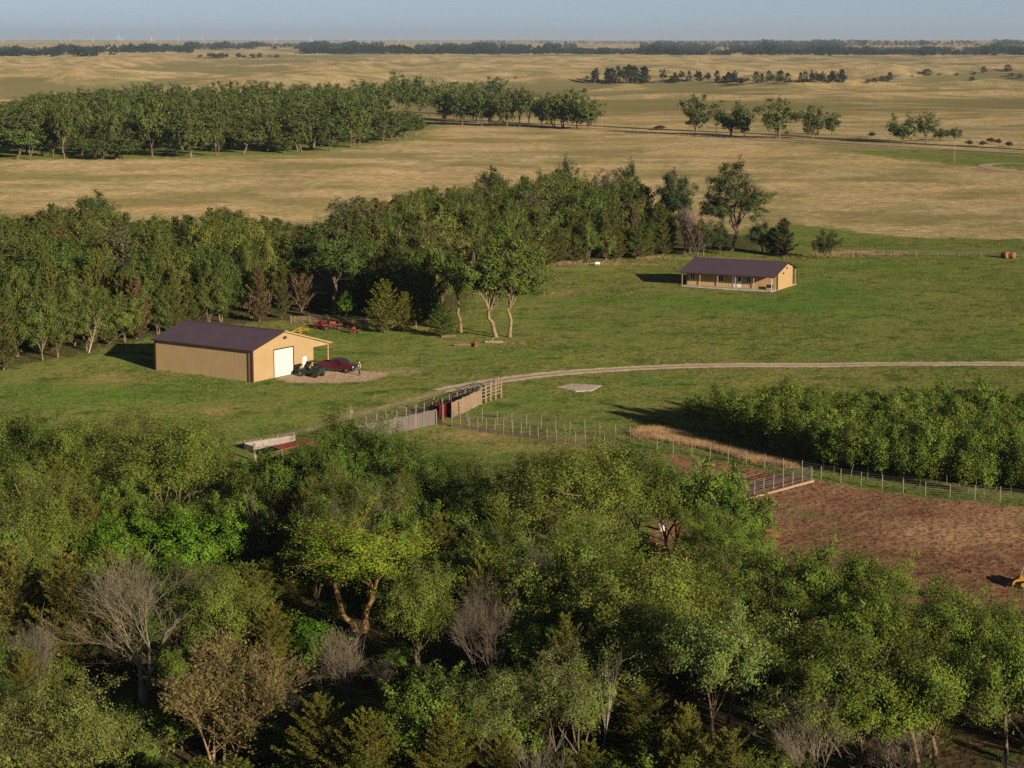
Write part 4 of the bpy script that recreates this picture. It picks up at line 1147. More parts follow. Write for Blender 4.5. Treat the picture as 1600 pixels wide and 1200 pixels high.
def in_px(poly, n):
    P = np.array(G(poly)); lo, hi = P.min(0), P.max(0)
    q = rgn.uniform(lo, hi, (n, 2))
    return q[inpoly(q[:, 0], q[:, 1], [tuple(p) for p in P])]
def clumpy(q):
    return q[vnoise(q[:, 0] / 3.0, q[:, 1] / 5.0, 60) > rgn.uniform(-0.25, 0.3, len(q))]
tufts('dry_grass', 'tall orange dry grass along the front of the planted block', in_px([(984, 677), (1008, 670), (1045, 671), (1120, 695), (1200, 716), (1250, 730), (1235, 732), (1170, 722), (1100, 702), (1030, 689), (990, 684)], 15000), 0.5, (0.50, 0.34, 0.18), 5, 12, wid=0.026, lean=0.5)
tufts('verge_grass', 'tan dry grass at the foot of the windbreak', clumpy(np.concatenate([in_px([(850, 418), (1000, 409), (1075, 401), (1075, 396), (1000, 403), (860, 411)], 6000), in_px([(1225, 404), (1400, 401), (1420, 397), (1400, 394), (1225, 398)], 9000), in_px([(440, 503), (640, 512), (650, 506), (440, 496)], 5000)])), 0.5, (0.33, 0.245, 0.125), 6, 5, wid=0.06, lean=0.5)
def turf_spots(n):
    q = np.stack([rgn.uniform(-115, 125, n), rgn.uniform(172, 440, n)], -1)
    k = inpoly(q[:, 0], q[:, 1], LAWN) & ~inpoly(q[:, 0], q[:, 1], PEN) & ~inpoly(q[:, 0], q[:, 1], PADS[0][0])
    k &= np.abs(q[:, 0]) < 0.27 * q[:, 1] + 3
    dens = 0.5 + vnoise(q[:, 0] / 9, q[:, 1] / 9, 40) + 0.8 * vnoise(q[:, 0] / 2.5, q[:, 1] / 2.5, 41)
    k &= dens > rgn.uniform(0.25, 0.95, n)
    for P, hw in ROADS:
        for (ax_, ay_), (bx_, by_) in zip(P[:-1], P[1:]):
            ex, ey = bx_ - ax_, by_ - ay_
            t = np.clip(((q[:, 0] - ax_) * ex + (q[:, 1] - ay_) * ey) / (ex * ex + ey * ey + 1e-9), 0, 1)
            k &= np.hypot(q[:, 0] - ax_ - t * ex, q[:, 1] - ay_ - t * ey) > hw
    return q[k]
tufts('turf', 'rough green turf of the farmyard slope', turf_spots(210000), 0.20, (0.095, 0.125, 0.032), 8, 3, wid=0.10, lean=0.7)

# ------------------------------------------------------------------ shed and ranch house
TAN = paint('tan_steel', (0.42, 0.30, 0.155), 0.5, var=0.10, scale=0.6, spec=0.25)
TANH = paint('tan_siding', (0.44, 0.30, 0.15), 0.6, var=0.10, scale=0.8, spec=0.2)
ROOFB = paint('brown_roof_steel', (0.098, 0.064, 0.076), 0.42, var=0.18, scale=0.5, spec=0.4)
TRIM = paint('brown_trim', (0.065, 0.028, 0.022), 0.5, var=0.15)
WHITE = paint('white_paint', (0.70, 0.68, 0.64), 0.45, var=0.06, scale=1.0)
GLASS = paint('dark_glass', (0.02, 0.025, 0.03), 0.12, var=0.1, spec=0.6)
DARKG = paint('dark_gear', (0.025, 0.025, 0.027), 0.6, var=0.3)
CONC = paint('pale_concrete', (0.46, 0.42, 0.36), 0.9, var=0.2, scale=1.5)

def rot_of(dx, dy): return math.atan2(dy, dx)

def ribbed_wall(p0, p1, z0, ztop, mat, name, parent, nrm, pitch=0.42, thick=0.06, rib=0.007, ribw=0.12):
    """steel wall from p0 to p1 (local xy); ztop is a function of the distance along; ribs stand out along nrm"""
    mb = MB()
    L = math.hypot(p1[0] - p0[0], p1[1] - p0[1])
    ex, ey = (p1[0] - p0[0]) / L, (p1[1] - p0[1]) / L
    prof = []
    s = 0.0
    while s < L - 1e-6:
        a = min(s + pitch - ribw, L)
        prof += [(s, 0.0), (a, 0.0)]
        if a + ribw <= L:
            prof += [(a + ribw * 0.25, rib), (a + ribw * 0.75, rib)]
        s += pitch
    prof.append((L, 0.0))
    vs = []
    for d, o in prof:
        x, y = p0[0] + ex * d + nrm[0] * o, p0[1] + ey * d + nrm[1] * o
        vs += [(x, y, z0), (x, y, ztop(d))]
    n = len(prof)
    fs = [(2 * i, 2 * i + 2, 2 * i + 3, 2 * i + 1) for i in range(n - 1)]
    # the inner skin
    q = [(p0[0] - nrm[0] * thick, p0[1] - nrm[1] * thick), (p1[0] - nrm[0] * thick, p1[1] - nrm[1] * thick)]
    mb.add(vs, fs)
    mb.add([(q[0][0], q[0][1], z0), (q[1][0], q[1][1], z0), (q[1][0], q[1][1], ztop(L)), (q[0][0], q[0][1], ztop(0))], [(0, 1, 2, 3)])
    return mb.build(name, mat, parent)

def roof_slope(xa, za, xb, zb, y0, y1, mat, name, parent, rib=0.9, th=0.08, seg=0.018):
    """sheet from eave (xa, za) to ridge (xb, zb), running y0..y1 with standing ribs"""
    mb = MB()
    mb.prism([(xa, za), (xb, zb), (xb, zb + th), (xa, za + th)], 'y', y0, y1)
    y = y0 + rib / 2
    while y < y1:
        mb.prism([(xa, za + th - 0.01), (xb, zb + th - 0.01), (xb, zb + th + seg), (xa, za + th + seg)], 'y', y - 0.04, y + 0.04)
        y += rib
    return mb.build(name, mat, parent)

def gable_wall(pts, y, th, mat, name, parent, holes=None):
    mb = MB(); mb.prism(pts, 'y', y, y + th)
    return mb.build(name, mat, parent)

# ---- shed: local x along the door gable, y along the ribbed long wall
ax, ay = g(395, 597.5); bx, by = g(243, 578); 
dirA = unit(np.array([bx - ax, by - ay])); LS = math.hypot(bx - ax, by - ay)
dirC = np.array([dirA[1], -dirA[0]])
shed = thing('metal_shed', 'tan ribbed metal shed with brown roof, white overhead door and lean-to', 'shed', (ax, ay, H1(ax, ay) - 0.05), rot_of(*dirC))
SW, EV, SL = 12.1, 4.25, 0.285
RZ = EV + SL * SW / 2
ribbed_wall((0, LS), (0, 0), -0.4, lambda d: EV, TAN, 'long_wall', shed, (-1, 0))
ribbed_wall((SW, 0), (SW, LS), -0.4, lambda d: EV, TAN, 'lean_to_wall', shed, (1, 0))
ribbed_wall((SW, LS), (0, LS), -0.4, lambda d: EV + SL * min(d, SW - d), TAN, 'rear_wall', shed, (0, 1))
DX0, DX1, DZ = 4.1, 8.1, 3.75
gz = lambda x: EV + SL * min(x, SW - x)
mb = MB()   # the door gable butts round the two doorways
for x0, x1, z0 in ((0, DX0, None), (DX0, DX1, DZ), (DX1, 9.85, None), (9.85, 10.85, 2.1), (10.85, SW, None)):
    zb = -0.4 if z0 is None else z0
    xs = [x0] + ([SW / 2] if x0 < SW / 2 < x1 else []) + [x1]
    mb.prism([(x0, zb), (x1, zb)] + [(x, gz(x)) for x in reversed(xs)], 'y', 0, 0.08)
mb.prism([(SW, EV), (SW + 3.3, EV - SL * 3.3 - 0.28), (SW + 3.3, EV - SL * 3.3), (SW, EV + 0.0)], 'y', 0.0, 0.08)
mb.prism([(SW, EV - 1.18), (SW + 3.3, EV - SL * 3.3 - 0.25), (SW + 3.3, EV - SL * 3.3 + 0.0), (SW, EV)], 'y', 0.085, 0.15)
mb.build('gable_wall', TAN, shed)
mb = MB()
for i in range(40):   # shallow ribs on the gable
    x = 0.15 + i * 0.3
    if DX0 - .1 < x < DX1 + .1: mb.box(x, x + 0.05, -0.018, 0.0, DZ + 0.12, gz(x) - 0.05)
    elif 9.75 < x < 10.95: mb.box(x, x + 0.05, -0.018, 0.0, 2.2, gz(x) - 0.05)
    elif x < SW: mb.box(x, x + 0.05, -0.018, 0.0, -0.3, gz(x) - 0.05)
mb.build('gable_ribs', TAN, shed)
roof_slope(-0.35, EV - SL * 0.35 + 0.02, SW / 2, RZ + 0.02, -0.3, LS + 0.3, ROOFB, 'roof', shed)
r2_ = roof_slope(SW + 3.5, EV - SL * 3.5 + 0.02, SW / 2, RZ + 0.02, -0.3, LS + 0.3, ROOFB, 'roof', shed)
mb = MB(); mb.bar((SW / 2, -0.3, RZ + 0.11), (SW / 2, LS + 0.3, RZ + 0.11), 0.4, 0.05); mb.build('ridge_cap', ROOFB, shed)
mb = MB(); n = 9
for i in range(n):
    z = 0.02 + i * (DZ - 0.04) / n
    mb.box(DX0 + 0.08, DX1 - 0.08, 0.05, 0.10, z, z + (DZ - 0.04) / n - 0.025)
ohd = mb.build('overhead_door', WHITE, shed)
mb = MB(); mb.box(DX0 - 0.02, DX0 + 0.1, -0.045, 0.06, -0.1, DZ + .02); mb.box(DX1 - 0.1, DX1 + 0.02, -0.045, 0.06, -0.1, DZ + .02); mb.box(DX0 + 0.1, DX1 - 0.1, -0.04, 0.06, DZ - 0.1, DZ + 0.05)
mb.build('door_frame', TRIM, ohd)
mb = MB(); mb.box(9.9, 10.8, 0.02, 0.07, 0.0, 2.07); wd = mb.build('walk_door', WHITE, shed)
mb = MB(); mb.tube((10.7, -0.05, 1.0), (10.7, 0.02, 1.0), 0.03, n=8); mb.build('handle', DARKG, wd)
mb = MB(); mb.box(-0.07, 0.17, -0.05, 0.0, -0.3, EV - 0.02); mb.box(-0.075, -0.04, 0.0, 0.2, -0.3, EV - 0.02); mb.build('corner_trim', TRIM, shed)
mb = MB(); mb.box(-0.075, -0.04, LS - 0.22, LS + 0.04, -0.3, EV - 0.02); mb.build('corner_trim', TRIM, shed)
mb = MB(); mb.tube((-0.14, 0.42, 0.0), (-0.14, 0.42, EV - 0.15), 0.055); mb.build('downspout', TRIM, shed)
mb = MB(); mb.box(-0.46, -0.34, -0.28, LS + 0.28, EV - 0.17, EV - 0.04); mb.build('gutter', TRIM, shed)
for (xa, xb) in ((-0.35, SW / 2), (SW + 3.5, SW / 2)):
    mb = MB(); za = EV - SL * (0.35 if xa < 0 else 3.5); mb.bar((xa, -0.325, za + 0.03), (xb, -0.325, RZ + 0.03), 0.05, 0.18, up=(0, 0, 1)); mb.build('rake_trim', TRIM if xa < 0 else TAN, shed)
mb = MB(); mb.bar((SW / 2, 0, RZ - 0.75), (SW / 2, -0.45, RZ - 0.62), 0.06); mb.tube((SW / 2, -0.45, RZ - 0.92), (SW / 2, -0.45, RZ - 0.60), 0.2, 0.08, 10); mb.build('yard_lamp', DARKG, shed)
for yy in (0.2, LS * 0.34, LS * 0.67, LS - 0.2):
    mb = MB(); mb.box(SW + 3.16, SW + 3.32, yy - 0.08, yy + 0.08, -0.4, EV - SL * 3.3 - 0.02); mb.build('lean_to_post', TAN, shed)

# ---- house: local x along the right gable, y along the porch front
hx, hy = g(1214.7, 454); ex_, ey_ = g(1073, 445.5)
dirA = unit(np.array([ex_ - hx, ey_ - hy])); LH = math.hypot(ex_ - hx, ey_ - hy)
dirC = np.array([dirA[1], -dirA[0]])
house = thing('ranch_house', 'long tan ranch house with brown metal roof and posted front porch', 'house', (hx, hy, H1(hx, hy) + 0.05), rot_of(*dirC))
HW, PF, PB = 7.75, 2.35, 2.6
SLH = 0.27
WZ = 3.2; RX = 4.55; HRZ = WZ + SLH * RX; WB = HRZ - SLH * (HW - RX)
DOOR = [(7.9, 8.6), (6.65, 7.55)]
WINS = [(15.55, 16.45), (10.1, 11.15), (4.95, 5.85)]
mb = MB()   # front wall in horizontal bays between its openings
ops = sorted([(a, b, 0.1, 2.15) for a, b in DOOR] + [(a, b, 0.95, 2.15) for a, b in WINS])
y = 0.0
for a, b, z0, z1 in ops + [(LH, LH, 0, 0)]:
    if a > y: mb.box(0, 0.12, y, a, -0.4, WZ - 0.12)
    if b > a:
        mb.box(0, 0.12, a, b, -0.4, z0); mb.box(0, 0.12, a, b, z1, WZ - 0.12)
    y = b
mb.build('front_wall', TANH, house)
mb = MB(); 
for i in range(int(LH / 0.3)):
    yy = 0.15 + i * 0.3
    if all(not (a - 0.12 < yy < b + 0.12) for a, b, _, _ in ops): mb.box(-0.02, 0.0, yy, yy + 0.05, -0.2, WZ - 0.15)
mb.build('siding_ribs', TANH, house)
gp = [(0, -0.4), (HW, -0.4), (HW, WB), (RX, HRZ), (0, WZ)]
gable_wall(gp, 0.0, 0.12, TANH, 'gable_wall', house)['label'] = 'right gable wall lit by the sun'
gable_wall(gp, LH - 0.12, 0.12, TANH, 'gable_wall', house)
mb = MB(); mb.box(HW - 0.12, HW, 0.12, LH - 0.12, -0.4, WB - 0.1); mb.build('rear_wall', TANH, house)
EFZ, EBZ = HRZ - SLH * (RX + PF + 0.25), HRZ - SLH * (HW + PB - RX)
roof_slope(-PF - 0.25, EFZ + 0.02, RX, HRZ + 0.02, -0.35, LH + 0.45, ROOFB, 'roof', house, 0.6)
roof_slope(HW + PB, EBZ + 0.02, RX, HRZ + 0.02, -0.35, LH + 0.45, ROOFB, 'roof', house, 0.6)
mb = MB(); mb.bar((RX, -0.35, HRZ + 0.11), (RX, LH + 0.45, HRZ + 0.11), 0.35, 0.05); mb.build('ridge_cap', ROOFB, house)
for xa, za in ((-PF - 0.25, EFZ), (HW + PB, EBZ)):
    mb = MB(); mb.bar((xa, -0.37, za + 0.02), (RX, -0.37, HRZ + 0.02), 0.04, 0.16); mb.build('rake_trim', TRIM, house)
mb = MB(); mb.box(-PF - 0.31, -PF - 0.25, -0.33, LH + 0.43, EFZ - 0.06, EFZ + 0.10); mb.build('eave_trim', TRIM, house)
mb = MB(); mb.box(-PF, -0.02, 0.1, LH + 0.1, -0.45, 0.08); mb.build('porch_slab', CONC, house)
mb = MB(); mb.box(HW + 0.02, HW + PB - .1, 0.1, LH, -0.45, 0.06); mb.build('porch_slab', CONC, house)
for i in range(6):
    yy = 0.25 + (LH - 0.3) * i / 5
    mb = MB(); mb.box(-PF + 0.03, -PF + 0.13, yy - 0.05, yy + 0.05, 0.08, EFZ + SLH * 0.2); mb.build('porch_post', TANH if i else WHITE, house)
for i in range(4):
    yy = 0.3 + (LH - 0.5) * i / 3
    mb = MB(); mb.box(HW + PB - 0.3, HW + PB - 0.17, yy - 0.06, yy + 0.06, 0.06, EBZ + SLH * 0.15); mb.build('porch_post', TANH, house)
mb = MB(); mb.bar((-PF + 0.09, 0.1, EFZ - 0.02 + 0.07), (-PF + 0.09, LH + 0.1, EFZ - 0.02 + 0.07), 0.12, 0.18); mb.build('porch_beam', TANH, house)
mb = MB(); mb.box(-0.05, 0.0, -0.05, 0.1, -0.2, WZ - 0.2); mb.box(-0.05, 0.06, -0.05, -0.003, -0.2, WZ - .2); mb.build('corner_trim', TRIM, house)
for a, b in WINS:
    mb = MB(); mb.box(0.05, 0.08, a + 0.05, b - 0.05, 1.0, 2.1); w_ = mb.build('window', GLASS, house)
    mb = MB()
    for y0, y1, z0, z1 in ((a - .04, a + .05, .9, 2.2), (b - .05, b + .04, .9, 2.2), (a + .05, b - .05, .9, 1.0), (a + .05, b - .05, 2.1, 2.2), ((a + b) / 2 - .03, (a + b) / 2 + .03, 1.0, 2.1)):
        mb.box(-0.03, 0.045, y0, y1, z0, z1)
    mb.build('frame', WHITE, w_)
for k, (a, b) in enumerate(DOOR):
    mb = MB(); mb.box(0.04, 0.09, a + .02, b - .02, 0.1, 2.13); d_ = mb.build('door', WHITE, house)
    if k == 1:
        mb = MB(); mb.box(0.02, 0.037, a + .2, b - .2, 1.2, 2.0); mb.build('door_pane', GLASS, d_)
    mb = MB(); mb.tube((-0.02, b - 0.12, 1.05), (0.03, b - 0.12, 1.05), 0.035); mb.build('handle', DARKG, d_)
for xx, zz in ((2.6, 2.75), (4.4, 3.5)):
    mb = MB(); mb.box(xx - 0.1, xx + 0.1, -0.22, -0.002, zz - .05, zz + 0.12); mb.tube((xx, -0.22, zz - 0.14), (xx, -0.22, zz + 0.05), 0.12, 0.05); mb.build('gable_lamp', DARKG, house)
# patio seat and grill on the porch end
def at_local(root, x, y, z):
    c, s_ = math.cos(root.rotation_euler[2]), math.sin(root.rotation_euler[2])
    return (root.location[0] + c * x - s_ * y, root.location[1] + s_ * x + c * y, root.location[2] + z)
pc = thing('porch_bench', 'dark bench standing at the right end of the house porch', 'bench', at_local(house, -1.1, 1.1, 0.08), house.rotation_euler[2])
mb = MB(); mb.box(-0.25, 0.25, -0.65, 0.65, 0.40, 0.46); mb.build('seat', DARKG, pc)
mb = MB(); mb.box(0.22, 0.28, -0.65, 0.65, 0.46, 0.95); mb.build('backrest', DARKG, pc)
for sx in (-.22, .22):
    for sy in (-.6, .6):
        mb = MB(); mb.box(sx - .03, sx + .03, sy - .03, sy + .03, 0, 0.4); mb.build('leg', DARKG, pc)

# ------------------------------------------------------------------ vehicles and person before the shed
REDP = paint('dark_red_paint', (0.095, 0.010, 0.014), 0.3, var=0.15, spec=0.5)
BLACKP = paint('black_paint', (0.018, 0.02, 0.024), 0.35, var=0.2, spec=0.5)
RUBBER = paint('rubber', (0.02, 0.02, 0.02), 0.85, var=0.2)
STEEL = paint('bare_steel', (0.42, 0.42, 0.43), 0.4, metal=0.8, var=0.15)
LAMP = paint('lamp_glass', (0.7, 0.7, 0.66), 0.15, var=0.05)
GREENP = paint('dark_green_paint', (0.02, 0.05, 0.022), 0.4, var=0.2)
REDW = paint('red_implement', (0.17, 0.022, 0.022), 0.5, var=0.25)
YELP = paint('yellow_paint', (0.55, 0.27, 0.03), 0.45, var=0.2)

def wheel(root, x, y, r, w, rimmat, name='wheel'):
    mb = MB()
    prof = [(r * 0.55, -w / 2), (r * 0.9, -w / 2), (r, -w * 0.32), (r, w * 0.32), (r * 0.9, w / 2), (r * 0.55, w / 2)]
    n = 20
    vs = [(x + p * math.cos(6.2832 * i / n), y + q, r + p * math.sin(6.2832 * i / n)) for i in range(n) for p, q in prof]
    k = len(prof)
    mb.add(vs, [(i * k + j, ((i + 1) % n) * k + j, ((i + 1) % n) * k + j + 1, i * k + j + 1) for i in range(n) for j in range(k - 1)])
    t = mb.build(name, RUBBER, root, smooth=False)
    mb = MB(); mb.tube((x, y - w * 0.36, r), (x, y + w * 0.36, r), r * 0.56, n=14); mb.tube((x, y - w * 0.44, r), (x, y + w * 0.44, r), r * 0.2, n=10)
    mb.build('rim', rimmat, t)

def pickup(x, y, rz, label):
    """front along +x"""
    t = thing('pickup_truck', label, 'pickup', (x, y, H1(x, y)), rz)
    w = 0.96
    mb = MB()
    side = [(-2.85, 0.62), (-2.3, 0.5), (-1.25, 0.5), (1.25, 0.5), (2.4, 0.5), (2.85, 0.62), (2.9, 0.98), (2.72, 1.14), (1.45, 1.22), (1.3, 1.22), (-0.75, 1.22), (-0.8, 1.2), (-2.85, 1.2)]
    mb.prism(side, 'y', -w, w)
    mb.build('body', REDP, t, bevel=0.06)
    mb = MB()
    mb.prism([(-0.82, 1.22), (1.5, 1.22), (0.72, 1.86), (-0.62, 1.88)], 'y', -w * 0.86, w * 0.86)
    cb = mb.build('cab', REDP, t, bevel=0.07)
    mb = MB()
    for s in (-1, 1):
        yy = s * w * 0.865
        for x0, x1, t0, t1 in ((-0.62, 0.16, -0.5, 0.16), (0.26, 1.18, 0.26, 0.68)):
            mb.add([(x0, yy, 1.28), (x1, yy, 1.28), (t1, yy, 1.76), (t0, yy, 1.76)], [(0, 1, 2, 3)])
            mb.add([(x0, yy + .01 * s, 1.28), (x1, yy + .01 * s, 1.28), (t1, yy + .01 * s, 1.76), (t0, yy + .01 * s, 1.76)], [(0, 1, 2, 3)])
    mb.build('side_window', GLASS, cb)
    mb = MB(); mb.prism([(1.46, 1.28), (1.49, 1.28), (0.80, 1.84), (0.77, 1.84)], 'y', -w * 0.76, w * 0.76); mb.build('windscreen', GLASS, cb)
    mb = MB(); mb.box(-0.85, -0.79, -w * .7, w * .7, 1.3, 1.76); mb.build('rear_window', GLASS, cb)
    mb = MB(); mb.box(-2.74, -0.9, -w * 0.86, w * 0.86, 1.203, 1.215); mb.build('bed_floor', DARKG, t)
    for s in (-1, 1):
        mb = MB(); mb.box(-2.85, -0.85, s * w - 0.06, s * w + 0.06, 1.2, 1.34); mb.build('bed_rail', REDP, t, bevel=0.02)
        mb = MB(); mb.box(2.86, 2.93, s * 0.72 - 0.18, s * 0.72 + 0.18, 0.82, 1.02); mb.build('headlight', LAMP, t)
        mb = MB(); mb.box(-2.9, -2.84, s * 0.84 - 0.08, s * 0.84 + 0.08, 0.8, 1.12); mb.build('tail_light', REDW, t)
        mb = MB(); mb.box(0.95, 1.1, s * (w + 0.02), s * (w + 0.22), 1.22, 1.42); mb.build('mirror', BLACKP, t)
        mb = MB(); mb.box(-1.2, 1.15, s * (w + .01), s * (w + 0.13), 0.4, 0.46); mb.build('side_step', STEEL, t)
    mb = MB(); mb.box(-2.9, -2.8, -w * .9, w * .9, 1.2, 1.34); mb.build('tailgate', REDP, t)
    mb = MB(); mb.box(2.86, 2.92, -0.5, 0.5, 0.72, 1.05); mb.build('grille', DARKG, t)
    mb = MB(); mb.box(2.8, 3.02, -0.9, 0.9, 0.46, 0.68); mb.build('bumper', STEEL, t, bevel=0.03)
    mb = MB(); mb.box(-3.02, -2.84, -0.9, 0.9, 0.46, 0.62); mb.build('bumper', STEEL, t, bevel=0.03)
    for xx in (-1.75, 1.85):
        for s in (-1, 1): wheel(t, xx, s * 0.86, 0.40, 0.27, STEEL)
    return t
px_, py_ = g(531, 581.5)
pk = pickup(px_ - 0.2, py_ + 0.6, math.radians(-27), 'dark red crew cab pickup parked on the gravel by the shed')

def utility_vehicle(x, y, rz, label):
    t = thing('utility_vehicle', label, 'utility vehicle', (x, y, H1(x, y)), rz)
    mb = MB(); mb.prism([(-1.5, 0.5), (-0.3, 0.38), (0.7, 0.38), (1.5, 0.55), (1.55, 0.85), (0.75, 1.02), (0.5, 0.75), (-0.35, 0.72), (-0.4, 0.95), (-1.5, 0.95)], 'y', -0.62, 0.62)
    mb.build('body', GREENP, t, bevel=0.05)
    mb = MB()
    for s in (-1, 1):
        a, b, c, d = (0.75, s * .66, 1.0), (0.25, s * .6, 1.88), (-0.45, s * .6, 1.88), (-0.5, s * .66, 0.9)
        for p, q in ((a, b), (b, c), (c, d)): mb.tube(p, q, 0.035)
    mb.tube((0.25, -.6, 1.88), (0.25, .6, 1.88), 0.035); mb.tube((-0.45, -.6, 1.88), (-0.45, .6, 1.88), 0.035)
    mb.build('roll_cage', BLACKP, t)
    mb = MB(); mb.box(-0.5, 0.3, -0.66, 0.66, 1.90, 1.95); mb.build('roof_panel', BLACKP, t, bevel=0.02)
    mb = MB(); mb.prism([(0.73, 1.04), (0.76, 1.04), (0.29, 1.84), (0.26, 1.84)], 'y', -0.57, 0.57); mb.build('windscreen', GLASS, t)
    for s in (-1, 1):
        mb = MB(); mb.box(-0.4, 0.1, s * .32 - .26, s * .32 + .26, 0.76, 0.88); mb.box(-0.42, -0.3, s * .32 - .26, s * .32 + .26, 0.88, 1.38); mb.build('seat', BLACKP, t, bevel=0.03)
        mb = MB(); mb.box(1.5, 1.58, s * .42 - .1, s * .42 + .1, 0.66, 0.80); mb.build('headlight', LAMP, t)
    mb = MB()
    for x0, x1, y0, y1 in ((-1.65, -0.5, -.68, -.62), (-1.65, -.5, .62, .68), (-1.65, -1.59, -.62, .62), (-.56, -.5, -.62, .62)): mb.box(x0, x1, y0, y1, 0.96, 1.26)
    mb.box(-1.6, -.55, -.62, .62, 0.955, 0.985)
    mb.build('cargo_bed', DARKG, t)
    for xx in (-1.05, 1.1):
        for s in (-1, 1): wheel(t, xx, s * 0.68, 0.36, 0.28, REDW if xx < 0 else STEEL)
    mb = MB(); mb.tube((0.42, 0.3, 1.05), (0.36, 0.3, 1.12), 0.17, n=14); mb.build('steering_wheel', BLACKP, t)
    return t
ux, uy = g(486, 589)
uv_ = utility_vehicle(ux, uy + 0.5, math.radians(150), 'dark green open utility vehicle with roll cage beside the white overhead door')

pk.scale = (.93, .93, .95); uv_.scale = (1.1, 1.1, 1.05)
def skin_body(name, verts, edges, radii, mat, parent=None, sub=2):
    me = bpy.data.meshes.new(name)
    me.from_pydata(verts, edges, [])
    me.materials.append(mat)
    o = link(name, me, parent)
    md = o.modifiers.new('skin', 'SKIN'); md.use_smooth_shade = True
    for i, r in enumerate(radii): me.skin_vertices[0].data[i].radius = (r, r) if not isinstance(r, tuple) else r
    me.skin_vertices[0].data[0].use_root = True
    s = o.modifiers.new('sub', 'SUBSURF'); s.levels = s.render_levels = sub
    return o
SKINM = paint('skin', (0.45, 0.27, 0.19), 0.6, var=0.1)
SHIRT = paint('pale_shirt', (0.62, 0.56, 0.48), 0.85, var=0.15, scale=8)
JEANS = paint('grey_trousers', (0.085, 0.085, 0.09), 0.9, var=0.2, scale=8)
def person(x, y, rz, label):
    t = thing('person', label, 'person', (x, y, H1(x, y)), rz)
    V = [(0, 0, 0.95), (0, 0, 1.15), (0.02, 0, 1.38), (0.03, 0, 1.50), (0.05, 0, 1.60), (0.06, 0, 1.72),
         (0, .10, .90), (.04, .12, .50), (-.02, .13, .08), (.14, .14, .04),
         (0, -.10, .90), (.06, -.12, .50), (.10, -.13, .08), (.26, -.14, .04),
         (0.02, .19, 1.40), (-.02, .25, 1.14), (.12, .23, .93), (.17, .21, .87),
         (0.02, -.19, 1.40), (.02, -.26, 1.14), (.20, -.20, 1.02), (.26, -.17, 1.0)]
    for s in (16, 20): pass
    E = [(0, 1), (1, 2), (2, 3), (3, 4), (4, 5), (0, 6), (6, 7), (7, 8), (8, 9), (0, 10), (10, 11), (11, 12), (12, 13), (2, 14), (14, 15), (15, 16), (16, 17), (2, 18), (18, 19), (19, 20), (20, 21)]
    R = [(.15, .11), (.14, .10), (.16, .11), .055, .09, .085, .09, .06, .045, .04, .09, .06, .045, .04, .06, .045, .035, .03, .06, .045, .035, .03]
    for hand, (ox, oy, oz) in ((17, (.17, .21, .87)), (21, (.26, -.17, 1.0))):
        for k in range(4):
            a = len(V); V += [(ox + .035, oy + (k - 1.5) * .018, oz - .035), (ox + .05, oy + (k - 1.5) * .02, oz - .07 - .006 * (k in (1, 2)))]
            E += [(hand, a), (a, a + 1)]; R += [.009, .008]
        a = len(V); V.append((ox + .045, oy + .045 * (1 if oy < 0 else -1), oz - .02)); E.append((hand, a)); R.append(.01)
    skin_body('body', V, E, R, SKINM, t)
    skin_body('shirt', [V[0], V[1], V[2], V[14], (0.0, .22, 1.27), V[18], (.02, -.225, 1.27)], [(0, 1), (1, 2), (2, 3), (3, 4), (2, 5), (5, 6)], [(.165, .125), (.155, .115), (.175, .125), .075, .065, .075, .065], SHIRT, t)
    skin_body('trousers', [(0, 0, 0.97)] + [V[i] for i in (6, 7, 8, 10, 11, 12)], [(0, 1), (1, 2), (2, 3), (0, 4), (4, 5), (5, 6)], [(.16, .12), .1, .075, .065, .1, .075, .065], JEANS, t)
    for s, c in ((1, V[9]), (-1, V[13])):
        mb = MB(); mb.box(c[0] - .19, c[0] + .09, c[1] - .05, c[1] + .05, 0.0, .09); mb.build('boot', DARKG, t, bevel=0.02)
    mb = MB(); mb.tube((.06, 0, 1.70), (.06, 0, 1.79), .10, .085, 14); mb.tube((.06, 0, 1.695), (.06, 0, 1.71), .17, .16, 16); mb.build('hat', SHIRT, t, smooth=False)
    mb = MB(); mb.box(.135, .155, -.035, -.015, 1.645, 1.665); mb.box(.135, .155, .015, .035, 1.645, 1.665); mb.build('eyes', DARKG, t)
pxx, pyy = g(562.5, 586.5)
person(pxx, pyy, math.radians(200), 'person in pale shirt and grey trousers standing beside the red pickup')

# ------------------------------------------------------------------ fences of the lane, alley and pens
WOODP = paint('weathered_post', (0.27, 0.205, 0.135), 0.9, var=0.25, scale=4)
PALEP = paint('white_post', (0.25, 0.22, 0.18), 0.8, var=0.2, scale=4)
PLANKT = paint('tan_boards', (0.28, 0.205, 0.13), 0.85, var=0.25, scale=2)
GREYBD = paint('grey_boards', (0.155, 0.135, 0.12), 0.85, var=0.22, scale=2)
PIPE = paint('dark_pipe', (0.075, 0.06, 0.06), 0.55, var=0.3, scale=2)
PIPEG = paint('grey_wire', (0.20, 0.18, 0.155), 0.6, var=0.2)
RUST = paint('rusty_steel', (0.20, 0.075, 0.035), 0.8, var=0.4, scale=3)
BOARDB = paint('brown_boards', (0.20, 0.15, 0.10), 0.9, var=0.25, scale=2)

def resample(P, sp):
    P = np.array(P); d = np.concatenate([[0], np.cumsum(np.hypot(*np.diff(P, axis=0).T))])
    n = max(1, int(round(d[-1] / sp)))
    t = np.linspace(0, d[-1], n + 1)
    return list(zip(np.interp(t, d, P[:, 0]), np.interp(t, d, P[:, 1])))

